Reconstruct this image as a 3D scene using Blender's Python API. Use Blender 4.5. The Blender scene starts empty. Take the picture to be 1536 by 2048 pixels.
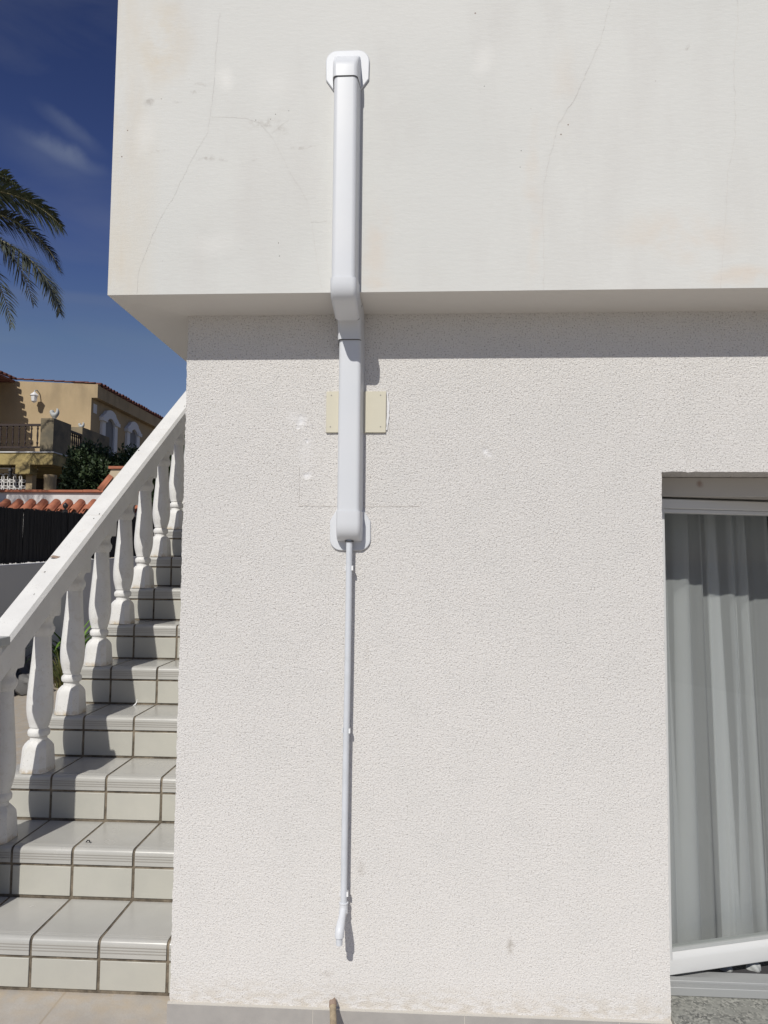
import bpy, bmesh, math, random
from mathutils import Vector, Matrix
import numpy as np
R = math.radians
random.seed(7)
S = bpy.context.scene
C = S.collection
# ------------------------------------------------------------------ camera
EZ = 1.413
YAW, PITCH, ROLL, FPX = 0.0501, 0.0658, 0.0083, 1417.6
cy, sy, cp, sp = math.cos(YAW), math.sin(YAW), math.cos(PITCH), math.sin(PITCH)
F = Vector((-sy*cp, cy*cp, sp)); Rt = Vector((cy, sy, 0)); U = Rt.cross(F)
R2 = math.cos(ROLL)*Rt + math.sin(ROLL)*U
U2 = -math.sin(ROLL)*Rt + math.cos(ROLL)*U
cd = bpy.data.cameras.new('camera'); co = bpy.data.objects.new('camera', cd); C.objects.link(co)
m = Matrix((R2, U2, -F)).transposed().to_4x4(); m.translation = (0, 0, EZ)
co.matrix_world = m
cd.sensor_fit = 'VERTICAL'; cd.sensor_height = 36; cd.lens = FPX/2048*36
cd.clip_start = .05; cd.clip_end = 3000
S.camera = co
S.render.resolution_x, S.render.resolution_y = 768, 1024
# ------------------------------------------------------------------ sun, sky, exposure
SUN = Vector((-.262, -1, .955)).normalized()
ELEV = math.asin(SUN.z)
sl = bpy.data.lights.new('sun', 'SUN'); sl.energy = 4.2; sl.angle = R(.53); sl.color = (1, .97, .905)
so = bpy.data.objects.new('sun', sl); C.objects.link(so)
so.rotation_euler = SUN.to_track_quat('Z', 'Y').to_euler()
w = bpy.data.worlds.new('World'); S.world = w; w.use_nodes = True
nt = w.node_tree; nt.nodes.clear()
out = nt.nodes.new('ShaderNodeOutputWorld'); bg = nt.nodes.new('ShaderNodeBackground')
sky = nt.nodes.new('ShaderNodeTexSky'); sky.sky_type = 'NISHITA'; sky.sun_disc = False
sky.sun_elevation = ELEV; sky.sun_rotation = math.atan2(SUN.x, SUN.y)
sky.air_density = 1.0; sky.dust_density = 0.3; sky.ozone_density = 3.0; sky.altitude = 100
bg.inputs['Strength'].default_value = .055
tc = nt.nodes.new('ShaderNodeTexCoord')
mp = nt.nodes.new('ShaderNodeMapping'); mp.inputs['Rotation'].default_value = (0, R(-30), R(20)); mp.inputs['Scale'].default_value = (2.2, 1.0, 9.0)
nz = nt.nodes.new('ShaderNodeTexNoise'); nz.inputs['Scale'].default_value = 1.6; nz.inputs['Detail'].default_value = 6; nz.inputs['Distortion'].default_value = .6
rp = nt.nodes.new('ShaderNodeMapRange'); rp.inputs['From Min'].default_value = .5; rp.inputs['From Max'].default_value = .85; rp.inputs['To Max'].default_value = .22
mx = nt.nodes.new('ShaderNodeMix'); mx.data_type = 'RGBA'; mx.inputs[7].default_value = (4.6, 5.0, 5.8, 1)
nt.links.new(tc.outputs['Generated'], mp.inputs[0]); nt.links.new(mp.outputs[0], nz.inputs['Vector'])
nt.links.new(nz.outputs[0], rp.inputs[0]); nt.links.new(rp.outputs[0], mx.inputs[0])
def wn(t, **k):
    n_ = nt.nodes.new(t)
    for a_, b_ in k.items(): setattr(n_, a_, b_)
    return n_
# deeper, more saturated blue overhead (polarised-looking southern sky), capped so the glow round the sun stays as it is
gmn = wn('ShaderNodeGamma'); gmn.inputs[1].default_value = 1.9; nt.links.new(sky.outputs[0], gmn.inputs[0])
v1 = wn('ShaderNodeVectorMath', operation='MULTIPLY'); v1.inputs[1].default_value = (.70, .43, .385); nt.links.new(gmn.outputs[0], v1.inputs[0])
v2 = wn('ShaderNodeVectorMath', operation='MULTIPLY'); v2.inputs[1].default_value = (1.25, 1.15, 1.25); nt.links.new(sky.outputs[0], v2.inputs[0])
v3 = wn('ShaderNodeVectorMath', operation='MINIMUM'); nt.links.new(v1.outputs[0], v3.inputs[0]); nt.links.new(v2.outputs[0], v3.inputs[1])
cur = v3.outputs[0]
def mth(op, a, b):
    n_ = wn('ShaderNodeMath', operation=op)
    for i_, q_ in enumerate((a, b)):
        if isinstance(q_, (int, float)): n_.inputs[i_].default_value = q_
        else: nt.links.new(q_, n_.inputs[i_])
    return n_.outputs[0]
def dot(vec):
    n_ = wn('ShaderNodeVectorMath', operation='DOT_PRODUCT'); n_.inputs[1].default_value = vec; nt.links.new(tc.outputs['Generated'], n_.inputs[0]); return n_.outputs['Value']
nz2 = wn('ShaderNodeTexNoise'); nz2.inputs['Scale'].default_value = 26; nz2.inputs['Detail'].default_value = 6; nt.links.new(tc.outputs['Generated'], nz2.inputs['Vector'])
for cc_, uu_, vv_, lu, lv, am in (((-.4173, .7782, .4692), (.8026, .5578, -.2114), (-.4263, .2884, -.8574), .060, .016, .38), ((-.4055, .77, .4927), (.6894, .6115, -.3883), (-.6002, .1822, -.7788), .055, .014, .20), ((-.43, .775, .462), (.8026, .5578, -.2114), (-.4263, .2884, -.8574), .09, .035, .16)):
    ku, kv = sum(a_*b_ for a_, b_ in zip(cc_, uu_)), sum(a_*b_ for a_, b_ in zip(cc_, vv_))
    du = mth('DIVIDE', mth('SUBTRACT', dot(uu_), ku), lu); dv = mth('DIVIDE', mth('ADD', mth('SUBTRACT', dot(vv_), kv), mth('MULTIPLY', mth('SUBTRACT', nz2.outputs[0], .5), .022)), lv)
    rr_ = mth('ADD', mth('MULTIPLY', du, du), mth('MULTIPLY', dv, dv))
    ff0 = mth('MAXIMUM', mth('SUBTRACT', 1, rr_), 0); ff_ = mth('MULTIPLY', mth('MULTIPLY', ff0, ff0), mth('MULTIPLY', nz2.outputs[0], am*1.5))
    mm_ = wn('ShaderNodeMix', data_type='RGBA'); mm_.inputs[7].default_value = (4.8, 5.6, 7.2, 1)
    nt.links.new(ff_, mm_.inputs[0]); nt.links.new(cur, mm_.inputs[6]); cur = mm_.outputs[2]
nt.links.new(cur, mx.inputs[6]); nt.links.new(mx.outputs[2], bg.inputs[0]); nt.links.new(bg.outputs[0], out.inputs[0])
S.view_settings.view_transform = 'Standard'; S.view_settings.look = 'None'
S.view_settings.exposure = -.17; S.view_settings.gamma = 1
S.render.engine = 'CYCLES'
# ------------------------------------------------------------------ material helpers
class Mat:
    def __init__(s, name, col=(.5, .5, .5), rough=.6, spec=.5, metal=0):
        s.m = bpy.data.materials.new(name); s.m.use_nodes = True
        s.nt = s.m.node_tree; s.b = s.nt.nodes['Principled BSDF']
        s.b.inputs['Base Color'].default_value = (*col, 1); s.b.inputs['Roughness'].default_value = rough
        s.b.inputs['Specular IOR Level'].default_value = spec; s.b.inputs['Metallic'].default_value = metal
        s.g = s.nt.nodes.new('ShaderNodeNewGeometry'); s.pos = s.g.outputs['Position']
    def L(s, a, b): s.nt.links.new(a, b)
    def put(s, inp, v):
        if isinstance(v, bpy.types.NodeSocket): s.L(v, inp)
        elif isinstance(v, tuple) and len(v) == 3 and inp.type == 'RGBA': inp.default_value = (*v, 1)
        else: inp.default_value = v
    def noise(s, scale, detail=4, rough=.5, vec=None, dist=0, stretch=None):
        n = s.nt.nodes.new('ShaderNodeTexNoise'); n.inputs['Scale'].default_value = scale
        n.inputs['Detail'].default_value = detail; n.inputs['Roughness'].default_value = rough; n.inputs['Distortion'].default_value = dist
        v = vec or s.pos
        if stretch:
            v = s.vm('MULTIPLY', v, stretch)
        s.L(v, n.inputs['Vector']); return n.outputs[0]
    def voro(s, scale, feature='F1', vec=None, rnd=1):
        n = s.nt.nodes.new('ShaderNodeTexVoronoi'); n.inputs['Scale'].default_value = scale; n.feature = feature
        n.inputs['Randomness'].default_value = rnd
        s.L(vec or s.pos, n.inputs['Vector']); return n
    def vm(s, op, a, b):
        n = s.nt.nodes.new('ShaderNodeVectorMath'); n.operation = op
        s.put(n.inputs[0], a)
        if b is not None: s.put(n.inputs[1], b)
        return n.outputs['Value'] if op in ('LENGTH', 'DOT_PRODUCT') else n.outputs[0]
    def math(s, op, a, b=0., clamp=False):
        n = s.nt.nodes.new('ShaderNodeMath'); n.operation = op; n.use_clamp = clamp
        s.put(n.inputs[0], a); s.put(n.inputs[1], b); return n.outputs[0]
    def rng(s, v, a, b, c=0., d=1.):
        n = s.nt.nodes.new('ShaderNodeMapRange'); s.L(v, n.inputs[0])
        for i, x in zip((1, 2, 3, 4), (a, b, c, d)): n.inputs[i].default_value = x
        return n.outputs[0]
    def mix(s, f, a, b, bt='MIX'):
        n = s.nt.nodes.new('ShaderNodeMix'); n.data_type = 'RGBA'; n.blend_type = bt
        s.put(n.inputs[0], f); s.put(n.inputs[6], a); s.put(n.inputs[7], b); return n.outputs[2]
    def xyz(s, v=None):
        n = s.nt.nodes.new('ShaderNodeSeparateXYZ'); s.L(v or s.pos, n.inputs[0]); return n.outputs
    def col(s, v): s.put(s.b.inputs['Base Color'], v); return s
    def rgh(s, v): s.put(s.b.inputs['Roughness'], v); return s
    def bump(s, h, strength=.5, dist=.001, prev=None):
        n = s.nt.nodes.new('ShaderNodeBump'); n.inputs['Strength'].default_value = strength; n.inputs['Distance'].default_value = dist
        s.L(h, n.inputs['Height'])
        if prev is not None: s.L(prev, n.inputs['Normal'])
        s.L(n.outputs[0], s.b.inputs['Normal']); return n.outputs[0]
    def spots(s, lst, warp=.02, wscale=30):
        """soft elliptical blotches: (x, y, z, rx, rz, amount)"""
        nn = s.nt.nodes.new('ShaderNodeTexNoise'); nn.inputs['Scale'].default_value = wscale; s.L(s.pos, nn.inputs['Vector'])
        off = s.vm('MULTIPLY', s.vm('SUBTRACT', nn.outputs['Color'], (.5, .5, .5)), (warp*2, 0, warp*2))
        P = s.vm('ADD', s.pos, off); acc = None
        for x, y, z, rx, rz, am in lst:
            d = s.vm('LENGTH', s.vm('MULTIPLY', s.vm('SUBTRACT', P, (x, y, z)), (1/rx, 0, 1/rz)), None)
            v = s.rng(d, .2, 1, am, 0)
            acc = v if acc is None else s.math('MAXIMUM', acc, v)
        return acc
# ------------------------------------------------------------------ mesh helpers
def tag(o, label=None, cat=None, group=None, kind=None):
    if label: o['label'] = label
    if cat: o['category'] = cat
    if group: o['group'] = group
    if kind: o['kind'] = kind
    return o
def empty(name, loc, label, cat, group=None):
    o = bpy.data.objects.new(name, None); C.objects.link(o); o.location = loc; o.empty_display_size = .1
    return tag(o, label, cat, group)
def sharpen(bm, ang=35):
    a = R(ang)
    for f in bm.faces: f.smooth = True
    for e in bm.edges:
        if len(e.link_faces) == 2:
            if e.calc_face_angle(0) > a: e.smooth = False
def obj(name, bm, mat, parent=None, smooth=35, bevel=0, seg=2):
    bmesh.ops.recalc_face_normals(bm, faces=bm.faces)
    if smooth: sharpen(bm, smooth)
    me = bpy.data.meshes.new(name); bm.to_mesh(me); bm.free()
    for x in (mat if isinstance(mat, (list, tuple)) else [mat]): me.materials.append(x)
    o = bpy.data.objects.new(name, me); C.objects.link(o)
    if parent:
        o.parent = parent
        if parent.parent: o.matrix_parent_inverse = Matrix.Translation(-parent.location) if parent.type == 'EMPTY' else Matrix()
        else: o.matrix_parent_inverse = Matrix.Translation(-parent.location)
    if bevel:
        b = o.modifiers.new('bevel', 'BEVEL'); b.width = bevel; b.segments = seg; b.limit_method = 'ANGLE'; b.angle_limit = R(40)
        b.harden_normals = False
    return o
def raw(name, verts, faces, mat, parent=None, smooth=False):
    me = bpy.data.meshes.new(name); me.from_pydata([tuple(v) for v in verts], [], faces); me.materials.append(mat)
    if smooth: me.polygons.foreach_set('use_smooth', [True]*len(me.polygons))
    me.update()
    o = bpy.data.objects.new(name, me); C.objects.link(o)
    if parent:
        o.parent = parent; o.matrix_parent_inverse = Matrix.Translation(-parent.location) if not parent.parent else Matrix()
    return o
def box(bm, x0, x1, y0, y1, z0, z1, mi=0):
    v = [bm.verts.new(p) for p in ((x0,y0,z0),(x1,y0,z0),(x1,y1,z0),(x0,y1,z0),(x0,y0,z1),(x1,y0,z1),(x1,y1,z1),(x0,y1,z1))]
    for q in ((0,3,2,1),(4,5,6,7),(0,1,5,4),(1,2,6,5),(2,3,7,6),(3,0,4,7)):
        f = bm.faces.new([v[i] for i in q]); f.material_index = mi
    return v
def loft(bm, rings, cap=True, mi=0):
    vr = [[bm.verts.new(p) for p in r] for r in rings]; n = len(vr[0])
    for a, b in zip(vr, vr[1:]):
        for i in range(n):
            f = bm.faces.new((a[i], a[(i+1) % n], b[(i+1) % n], b[i])); f.material_index = mi
    if cap:
        bm.faces.new(vr[0][::-1]).material_index = mi; bm.faces.new(vr[-1]).material_index = mi
    return vr
def lathe(bm, prof, c=(0, 0, 0), n=24, mi=0):
    loft(bm, [[(c[0]+r*math.cos(2*math.pi*i/n), c[1]+r*math.sin(2*math.pi*i/n), c[2]+z) for i in range(n)] for r, z in prof], True, mi)
def tube(bm, pts, rad, n=16, mi=0, cap=True):
    pts = [Vector(p) for p in pts]; rs = rad if isinstance(rad, (list, tuple)) else [rad]*len(pts)
    rings = []; ref = Vector((0, 1, 0))
    t0 = (pts[1]-pts[0]).normalized()
    if abs(t0.dot(ref)) > .9: ref = Vector((1, 0, 0))
    u = t0.cross(ref).normalized()
    for i, p in enumerate(pts):
        t = (pts[min(i+1, len(pts)-1)]-pts[max(i-1, 0)]).normalized()
        u = (u-t*u.dot(t)).normalized(); v = t.cross(u)
        rings.append([p+(u*math.cos(2*math.pi*k/n)+v*math.sin(2*math.pi*k/n))*rs[i] for k in range(n)])
    loft(bm, rings, cap, mi)
def prism_x(bm, poly, x0, x1, mi=0):   # polygon in (y, z) extruded along x
    a = [bm.verts.new((x0, y, z)) for y, z in poly]; b = [bm.verts.new((x1, y, z)) for y, z in poly]; n = len(poly)
    for i in range(n): bm.faces.new((a[i], a[(i+1) % n], b[(i+1) % n], b[i])).material_index = mi
    bm.faces.new(a[::-1]).material_index = mi; bm.faces.new(b).material_index = mi
def prism_y(bm, poly, y0, y1, mi=0):   # polygon in (x, z)
    a = [bm.verts.new((x, y0, z)) for x, z in poly]; b = [bm.verts.new((x, y1, z)) for x, z in poly]; n = len(poly)
    for i in range(n): bm.faces.new((a[i], a[(i+1) % n], b[(i+1) % n], b[i])).material_index = mi
    bm.faces.new(a[::-1]).material_index = mi; bm.faces.new(b).material_index = mi
def prism_z(bm, poly, z0, z1, mi=0):
    a = [bm.verts.new((x, y, z0)) for x, y in poly]; b = [bm.verts.new((x, y, z1)) for x, y in poly]; n = len(poly)
    for i in range(n): bm.faces.new((a[i], a[(i+1) % n], b[(i+1) % n], b[i])).material_index = mi
    bm.faces.new(a[::-1]).material_index = mi; bm.faces.new(b).material_index = mi
NB = bmesh.new
# ------------------------------------------------------------------ materials
# coarse render of the ground-floor wall
stucco = Mat('rough_stucco', rough=.9, spec=.15)
big = stucco.noise(1.3, 3); mid = stucco.noise(9, 4, .6)
c = stucco.mix(stucco.rng(big, .35, .7), (.705, .682, .655), (.725, .70, .672))
c = stucco.mix(stucco.rng(mid, .45, .9, 0, .3), c, (.59, .585, .565))
rough_amt = stucco.math('MULTIPLY', stucco.rng(stucco.xyz()[2], .05, 1.5, .62, 1.0), stucco.rng(stucco.noise(2.6, 4, .6), .3, .7, .94, 1.06))
pit = stucco.rng(stucco.noise(205, 2, .6), .33, .44, .85, 0)
c = stucco.mix(stucco.math('MULTIPLY', pit, rough_amt), c, (.34, .31, .29))
FS = [(-.375, 2.2, 1.845, .020, .024, 1), (-.384, 2.2, 1.828, .010, .012, .8), (-.3551, 2.2, 1.7813, .010, .010, 1), (-.3535, 2.2, 1.6735, .020, .013, .95), (.2057, 2.2, 1.7468, .013, .016, .95), (.2150, 2.2, 1.740, .010, .008, .8), (-.36, 2.2, 1.75, .03, .10, .22), (-.30, 2.2, 1.07, .006, .005, .8), (-.40, 2.2, 1.86, .03, .03, .3)]
fil = stucco.spots(FS, .011, 55)
c = stucco.mix(fil, c, (.70, .69, .69))
gz = stucco.xyz()[2]
c = stucco.mix(stucco.math('MULTIPLY', stucco.rng(gz, .02, .16, 1, 0), stucco.rng(stucco.noise(25, 4, stretch=(1, 1, 2.5)), .42, .6, 0, .75)), c, (.50, .43, .33))
dirt = stucco.spots([(.275, 2.2, .27, .012, .03, .5), (-.17, 2.2, .48, .016, .03, .22), (-.27, 2.2, .17, .03, .012, .25), (-.16, 2.2, 1.12, .01, .04, .15)], .012, 60)
c = stucco.mix(dirt, c, (.33, .29, .24)); stucco.col(c)
g1 = stucco.noise(235, 3, .65); g2 = stucco.noise(110, 2, .5)
hgt = stucco.math('MULTIPLY', stucco.math('ADD', g1, stucco.math('MULTIPLY', g2, .5)), stucco.math('MULTIPLY', rough_amt, stucco.math('SUBTRACT', 1.0, stucco.math('MULTIPLY', fil, .75))))
stucco.bump(hgt, 1.0, .0052)
# smooth painted upper storey
smoothp = Mat('smooth_plaster', rough=.8, spec=.2)
c = smoothp.mix(smoothp.rng(smoothp.noise(.9, 3), .35, .65), (.585, .585, .56), (.63, .625, .598))
c = smoothp.mix(smoothp.rng(smoothp.noise(3.5, 5, .6, stretch=(1.6, 1, .5)), .48, .75, 0, .6), c, (.55, .535, .51))
X_, Y_, Z_ = smoothp.xyz()
edge = smoothp.math('MULTIPLY', smoothp.rng(X_, -.94, -.78, .55, 0), smoothp.rng(smoothp.noise(4, 4, .6, stretch=(2, 1, .6)), .35, .65))
topst = smoothp.math('MULTIPLY', smoothp.spots([(-.80, 2.04, 2.98, .11, .22, .5)], .05, 6), smoothp.rng(smoothp.noise(9, 5, .65), .35, .6))
c = smoothp.mix(smoothp.math('MAXIMUM', edge, topst), c, (.58, .49, .36))
ylw = smoothp.math('MULTIPLY', smoothp.spots([(-.13, 2.04, 2.33, .05, .2, .28), (.33, 2.04, 2.45, .03, .35, .25), (.42, 2.04, 2.8, .05, .2, .15), (.74, 2.04, 2.35, .25, .09, .3), (-.13, 2.04, 2.22, .1, .05, .35), (.95, 2.04, 2.23, .2, .04, .4)], .04, 8), smoothp.rng(smoothp.noise(14, 4), .35, .6))
c = smoothp.mix(ylw, c, (.62, .50, .39))
wht = smoothp.spots([(-.605, 2.04, 2.87, .035, .05, .8), (-.62, 2.04, 2.35, .1, .05, .35), (-.84, 2.04, 2.7, .04, .07, .4), (.18, 2.04, 2.9, .04, .07, .5), (-.44, 2.04, 2.85, .09, .08, .3)], .03, 12)
c = smoothp.mix(wht, c, (.70, .69, .66))
gry = smoothp.math('MULTIPLY', smoothp.spots([(-.83, 2.04, 2.80, .016, .018, 1), (-.745, 2.04, 2.795, .02, .006, .8), (-.645, 2.04, 2.615, .03, .012, 1), (-.6, 2.04, 2.61, .02, .008, .9), (-.36, 2.04, 2.645, .06, .006, .8), (-.8, 2.04, 2.637, .05, .006, .5), (-.67, 2.04, 2.85, .03, .008, .6), (-.48, 2.04, 2.72, .07, .02, .7), (-.42, 2.04, 2.70, .03, .02, .6), (-.5, 2.04, 2.61, .02, .006, .5), (.78, 2.04, 2.93, .008, .012, .9), (.18, 2.04, 2.8, .003, .004, 1), (-.69, 2.04, 2.83, .02, .005, .7), (-.54, 2.04, 2.33, .02, .003, .6)], .02, 30), smoothp.rng(smoothp.noise(70, 5, .7), .42, .62))
c = smoothp.mix(gry, c, (.46, .44, .41))
spk = smoothp.rng(smoothp.voro(16).outputs['Distance'], .03, .045, 1, 0)
spk = smoothp.math('MULTIPLY', spk, smoothp.rng(smoothp.noise(2.2, 2), .56, .6))
c = smoothp.mix(spk, c, (.25, .2, .17)); smoothp.col(c)
h = smoothp.math('ADD', smoothp.noise(60, 5, .65, stretch=(.5, 1, 1.9)), smoothp.math('MULTIPLY', smoothp.noise(12, 3), 1.6))
smoothp.bump(h, .24, .003)
soffm = Mat('soffit_paint', rough=.85, spec=.2)
soffm.col(soffm.mix(soffm.noise(3, 4), (.60, .58, .55), (.66, .64, .61))); soffm.bump(soffm.noise(30, 4), .3, .003)
crackm = Mat('hairline_crack', (.54, .50, .46), .9)
crackg = Mat('fine_crack', (.555, .525, .495), .9)
filler = Mat('white_filler', (.66, .655, .66), .8); filler.bump(filler.noise(120, 3), .5, .002)
pvc = Mat('white_pvc', (.68, .70, .74), .42, .35)
pvc.col(pvc.mix(pvc.rng(pvc.noise(6, 4), .4, .7), (.60, .615, .64), (.625, .635, .655)))
pvc.bump(pvc.noise(18, 2), .08, .002)
pipem = Mat('grey_white_pvc_pipe', (.62, .66, .72), .38); pipem.col(pipem.mix(pipem.rng(pipem.noise(12, 5, .6), .45, .7), (.60, .62, .655), (.53, .55, .575)))
clipm = Mat('white_clip', (.78, .78, .78), .4)
darkin = Mat('dark_gap', (.02, .02, .02), .9)
cream = Mat('cream_plate', (.58, .53, .40), .55); cream.col(cream.mix(cream.noise(5, 3), (.58, .545, .44), (.54, .505, .40))); cream.bump(cream.noise(40, 3), .15, .002)
screwm = Mat('screw_steel', (.3, .28, .24), .4, metal=.8)
skirtm = Mat('skirting_tile', rough=.55); skirtm.col(skirtm.mix(skirtm.rng(skirtm.noise(14, 5, .6), .3, .7), (.31, .295, .28), (.37, .35, .33)))
groutw = Mat('pale_grout', (.55, .52, .47), .9)
# glazed stair tiles: a little mottled, grout is darker mortar
def mktile(name, A, B, r0, r1):
    tile = Mat(name, rough=.2, spec=.5)
    c = tile.mix(tile.rng(tile.noise(3.2, 4, .55), .35, .68), A, B)
    c = tile.mix(tile.rng(tile.noise(6, 4, .6), .42, .75, 0, .45), c, (.365, .355, .325))
    c = tile.mix(tile.rng(tile.g.outputs['Random Per Island'], 0, 1, 0, .22), c, (.36, .35, .30)); tile.col(c)
    tile.rgh(tile.rng(tile.noise(9, 4), .3, .7, r0, r1)); tile.bump(tile.noise(22, 3), .12, .002)
    return tile
tile = mktile('glazed_tread_tile', (.415, .408, .385), (.465, .452, .425), .17, .28); rtile = mktile('glazed_riser_tile', (.44, .43, .378), (.482, .465, .41), .30, .42)
grout = Mat('brown_grout', rough=.95, spec=.1)
grout.col(grout.mix(grout.rng(grout.noise(16, 5, .7), .38, .66), (.095, .08, .062), (.24, .20, .15))); grout.bump(grout.noise(200, 3), .6, .002)
ridgem = Mat('groove_dirt', (.30, .28, .25), .7)
# painted concrete
def mkpaint(name, base_stain):
    paint = Mat(name, rough=.62, spec=.35)
    c = paint.mix(paint.rng(paint.noise(7, 5, .6), .35, .7), (.66, .65, .63), (.73, .72, .695))
    v1 = paint.rng(paint.voro(105).outputs['Distance'], .08, .16, 1, 0)
    v1 = paint.math('MULTIPLY', v1, paint.rng(paint.noise(5, 4), .47, .58))
    c = paint.mix(paint.math('MULTIPLY', v1, .8), c, (.25, .22, .18))
    st = paint.rng(paint.noise(16, 6, .7), .60, .74, 0, .45); c = paint.mix(st, c, (.56, .50, .41)); 
    if base_stain:
        oc = paint.nt.nodes.new('ShaderNodeTexCoord').outputs['Object']; oz = paint.xyz(oc)[2]
        bs_ = paint.math('MULTIPLY', paint.rng(oz, .003, .022, 1, 0), paint.rng(paint.noise(45, 4, .6), .38, .58))
        c = paint.mix(bs_, c, (.50, .42, .31))
        c = paint.mix(paint.math('MULTIPLY', paint.rng(paint.noise(28, 5, .65), .52, .66), .35), c, (.52, .49, .43))
    paint.col(c)
    paint.bump(paint.math('ADD', paint.noise(60, 5, .65), paint.math('MULTIPLY', v1, -1.5)), .35, .003)
    return paint
paint = mkpaint('white_masonry_paint', False); bpaint = mkpaint('white_baluster_paint', True)
shadep = Mat('shaded_stained_ochre', rough=.9); shadep.col(shadep.mix(shadep.rng(shadep.noise(2.2, 5, .6), .35, .65), (.25, .20, .125), (.12, .105, .075)))  # tree shadow on the balcony pillar and grey staining, both put into the colour
greypaint = Mat('grey_cap_stone', (.42, .43, .42), .7); greypaint.bump(greypaint.noise(60, 4), .3, .003)
alu = Mat('window_white_aluminium', (.60, .60, .59), .35, .5)
alug = Mat('window_grey_aluminium', (.33, .335, .33), .5, .4, .1)
boxm = Mat('shutter_box_paint', rough=.6); bs = boxm.spots([(.91, 2.3, 1.665, .012, .014, .8)], .01, 40)
boxm.col(boxm.mix(bs, (.45, .43, .40), (.25, .17, .14)))
granite = Mat('granite', rough=.5)
gv = granite.voro(160).outputs['Color']; gl = granite.vm('DOT_PRODUCT', gv, (.33, .33, .33))
c = granite.mix(granite.rng(gl, .3, .7), (.12, .12, .11), (.38, .375, .33)); c = granite.mix(granite.rng(granite.noise(30, 3), .4, .7), c, (.27, .27, .24)); granite.col(c)
# glass
glass = bpy.data.materials.new('window_glass'); glass.use_nodes = True; g = glass.node_tree; g.nodes.clear()
go = g.nodes.new('ShaderNodeOutputMaterial'); gt = g.nodes.new('ShaderNodeBsdfTransparent'); gg = g.nodes.new('ShaderNodeBsdfGlossy'); gm = g.nodes.new('ShaderNodeMixShader'); gf = g.nodes.new('ShaderNodeFresnel')
gf.inputs[0].default_value = 1.55; gt.inputs[0].default_value = (.915, .925, .92, 1); gg.inputs['Roughness'].default_value = 0.02
ge = g.nodes.new('ShaderNodeNewGeometry'); gs = g.nodes.new('ShaderNodeMath'); gs.operation = 'SUBTRACT'; gs.inputs[0].default_value = 1; g.links.new(ge.outputs['Backfacing'], gs.inputs[1])
gx = g.nodes.new('ShaderNodeMath'); gx.operation = 'MULTIPLY'; g.links.new(gf.outputs[0], gx.inputs[0]); g.links.new(gs.outputs[0], gx.inputs[1])
g.links.new(gx.outputs[0], gm.inputs[0]); g.links.new(gt.outputs[0], gm.inputs[1]); g.links.new(gg.outputs[0], gm.inputs[2]); g.links.new(gm.outputs[0], go.inputs[0])
# sheer curtain cloth
sheer = bpy.data.materials.new('sheer_voile'); sheer.use_nodes = True; g = sheer.node_tree; g.nodes.clear()
go = g.nodes.new('ShaderNodeOutputMaterial'); t = g.nodes.new('ShaderNodeBsdfTransparent'); d = g.nodes.new('ShaderNodeBsdfDiffuse'); tr = g.nodes.new('ShaderNodeBsdfTranslucent')
m1 = g.nodes.new('ShaderNodeMixShader'); m2 = g.nodes.new('ShaderNodeMixShader')
d.inputs[0].default_value = (.9, .91, .92, 1); tr.inputs[0].default_value = (.9, .91, .92, 1)
m1.inputs[0].default_value = .35; m2.inputs[0].default_value = .45
g.links.new(d.outputs[0], m1.inputs[1]); g.links.new(tr.outputs[0], m1.inputs[2]); g.links.new(t.outputs[0], m2.inputs[1]); g.links.new(m1.outputs[0], m2.inputs[2]); g.links.new(m2.outputs[0], go.inputs[0])
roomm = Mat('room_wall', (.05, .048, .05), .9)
# ground
pav = Mat('terrace_tile', rough=.5)
P = pav.pos
br = pav.nt.nodes.new('ShaderNodeTexBrick'); br.offset = 0; br.inputs['Scale'].default_value = 1
br.inputs['Brick Width'].default_value = .45; br.inputs['Row Height'].default_value = .45; br.inputs['Mortar Size'].default_value = .004; br.inputs['Mortar Smooth'].default_value = .2
pav.L(pav.vm('ADD', P, (.24, -.33, 0)), br.inputs['Vector'])
c = pav.mix(pav.rng(pav.noise(7, 5, .65), .35, .65), (.40, .365, .32), (.47, .435, .39))
c = pav.mix(pav.rng(pav.noise(160, 3), .5, .75, 0, .5), c, (.36, .32, .28))
br.inputs['Color1'].default_value = (0, 0, 0, 1); br.inputs['Color2'].default_value = (0, 0, 0, 1); br.inputs['Mortar'].default_value = (1, 1, 1, 1)
c = pav.mix(br.outputs['Color'], c, (.36, .31, .25))
yy = pav.xyz()[1]
c = pav.mix(pav.math('MULTIPLY', pav.rng(yy, 2.12, 2.34, 0, .7), pav.rng(pav.noise(20, 4), .4, .65)), c, (.47, .38, .27)); pav.col(c); pav.bump(pav.noise(120, 4), .3, .002)
earth = Mat('earth', rough=.95); earth.col(earth.mix(earth.noise(2, 6, .7), (.13, .11, .08), (.19, .165, .125)))
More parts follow.
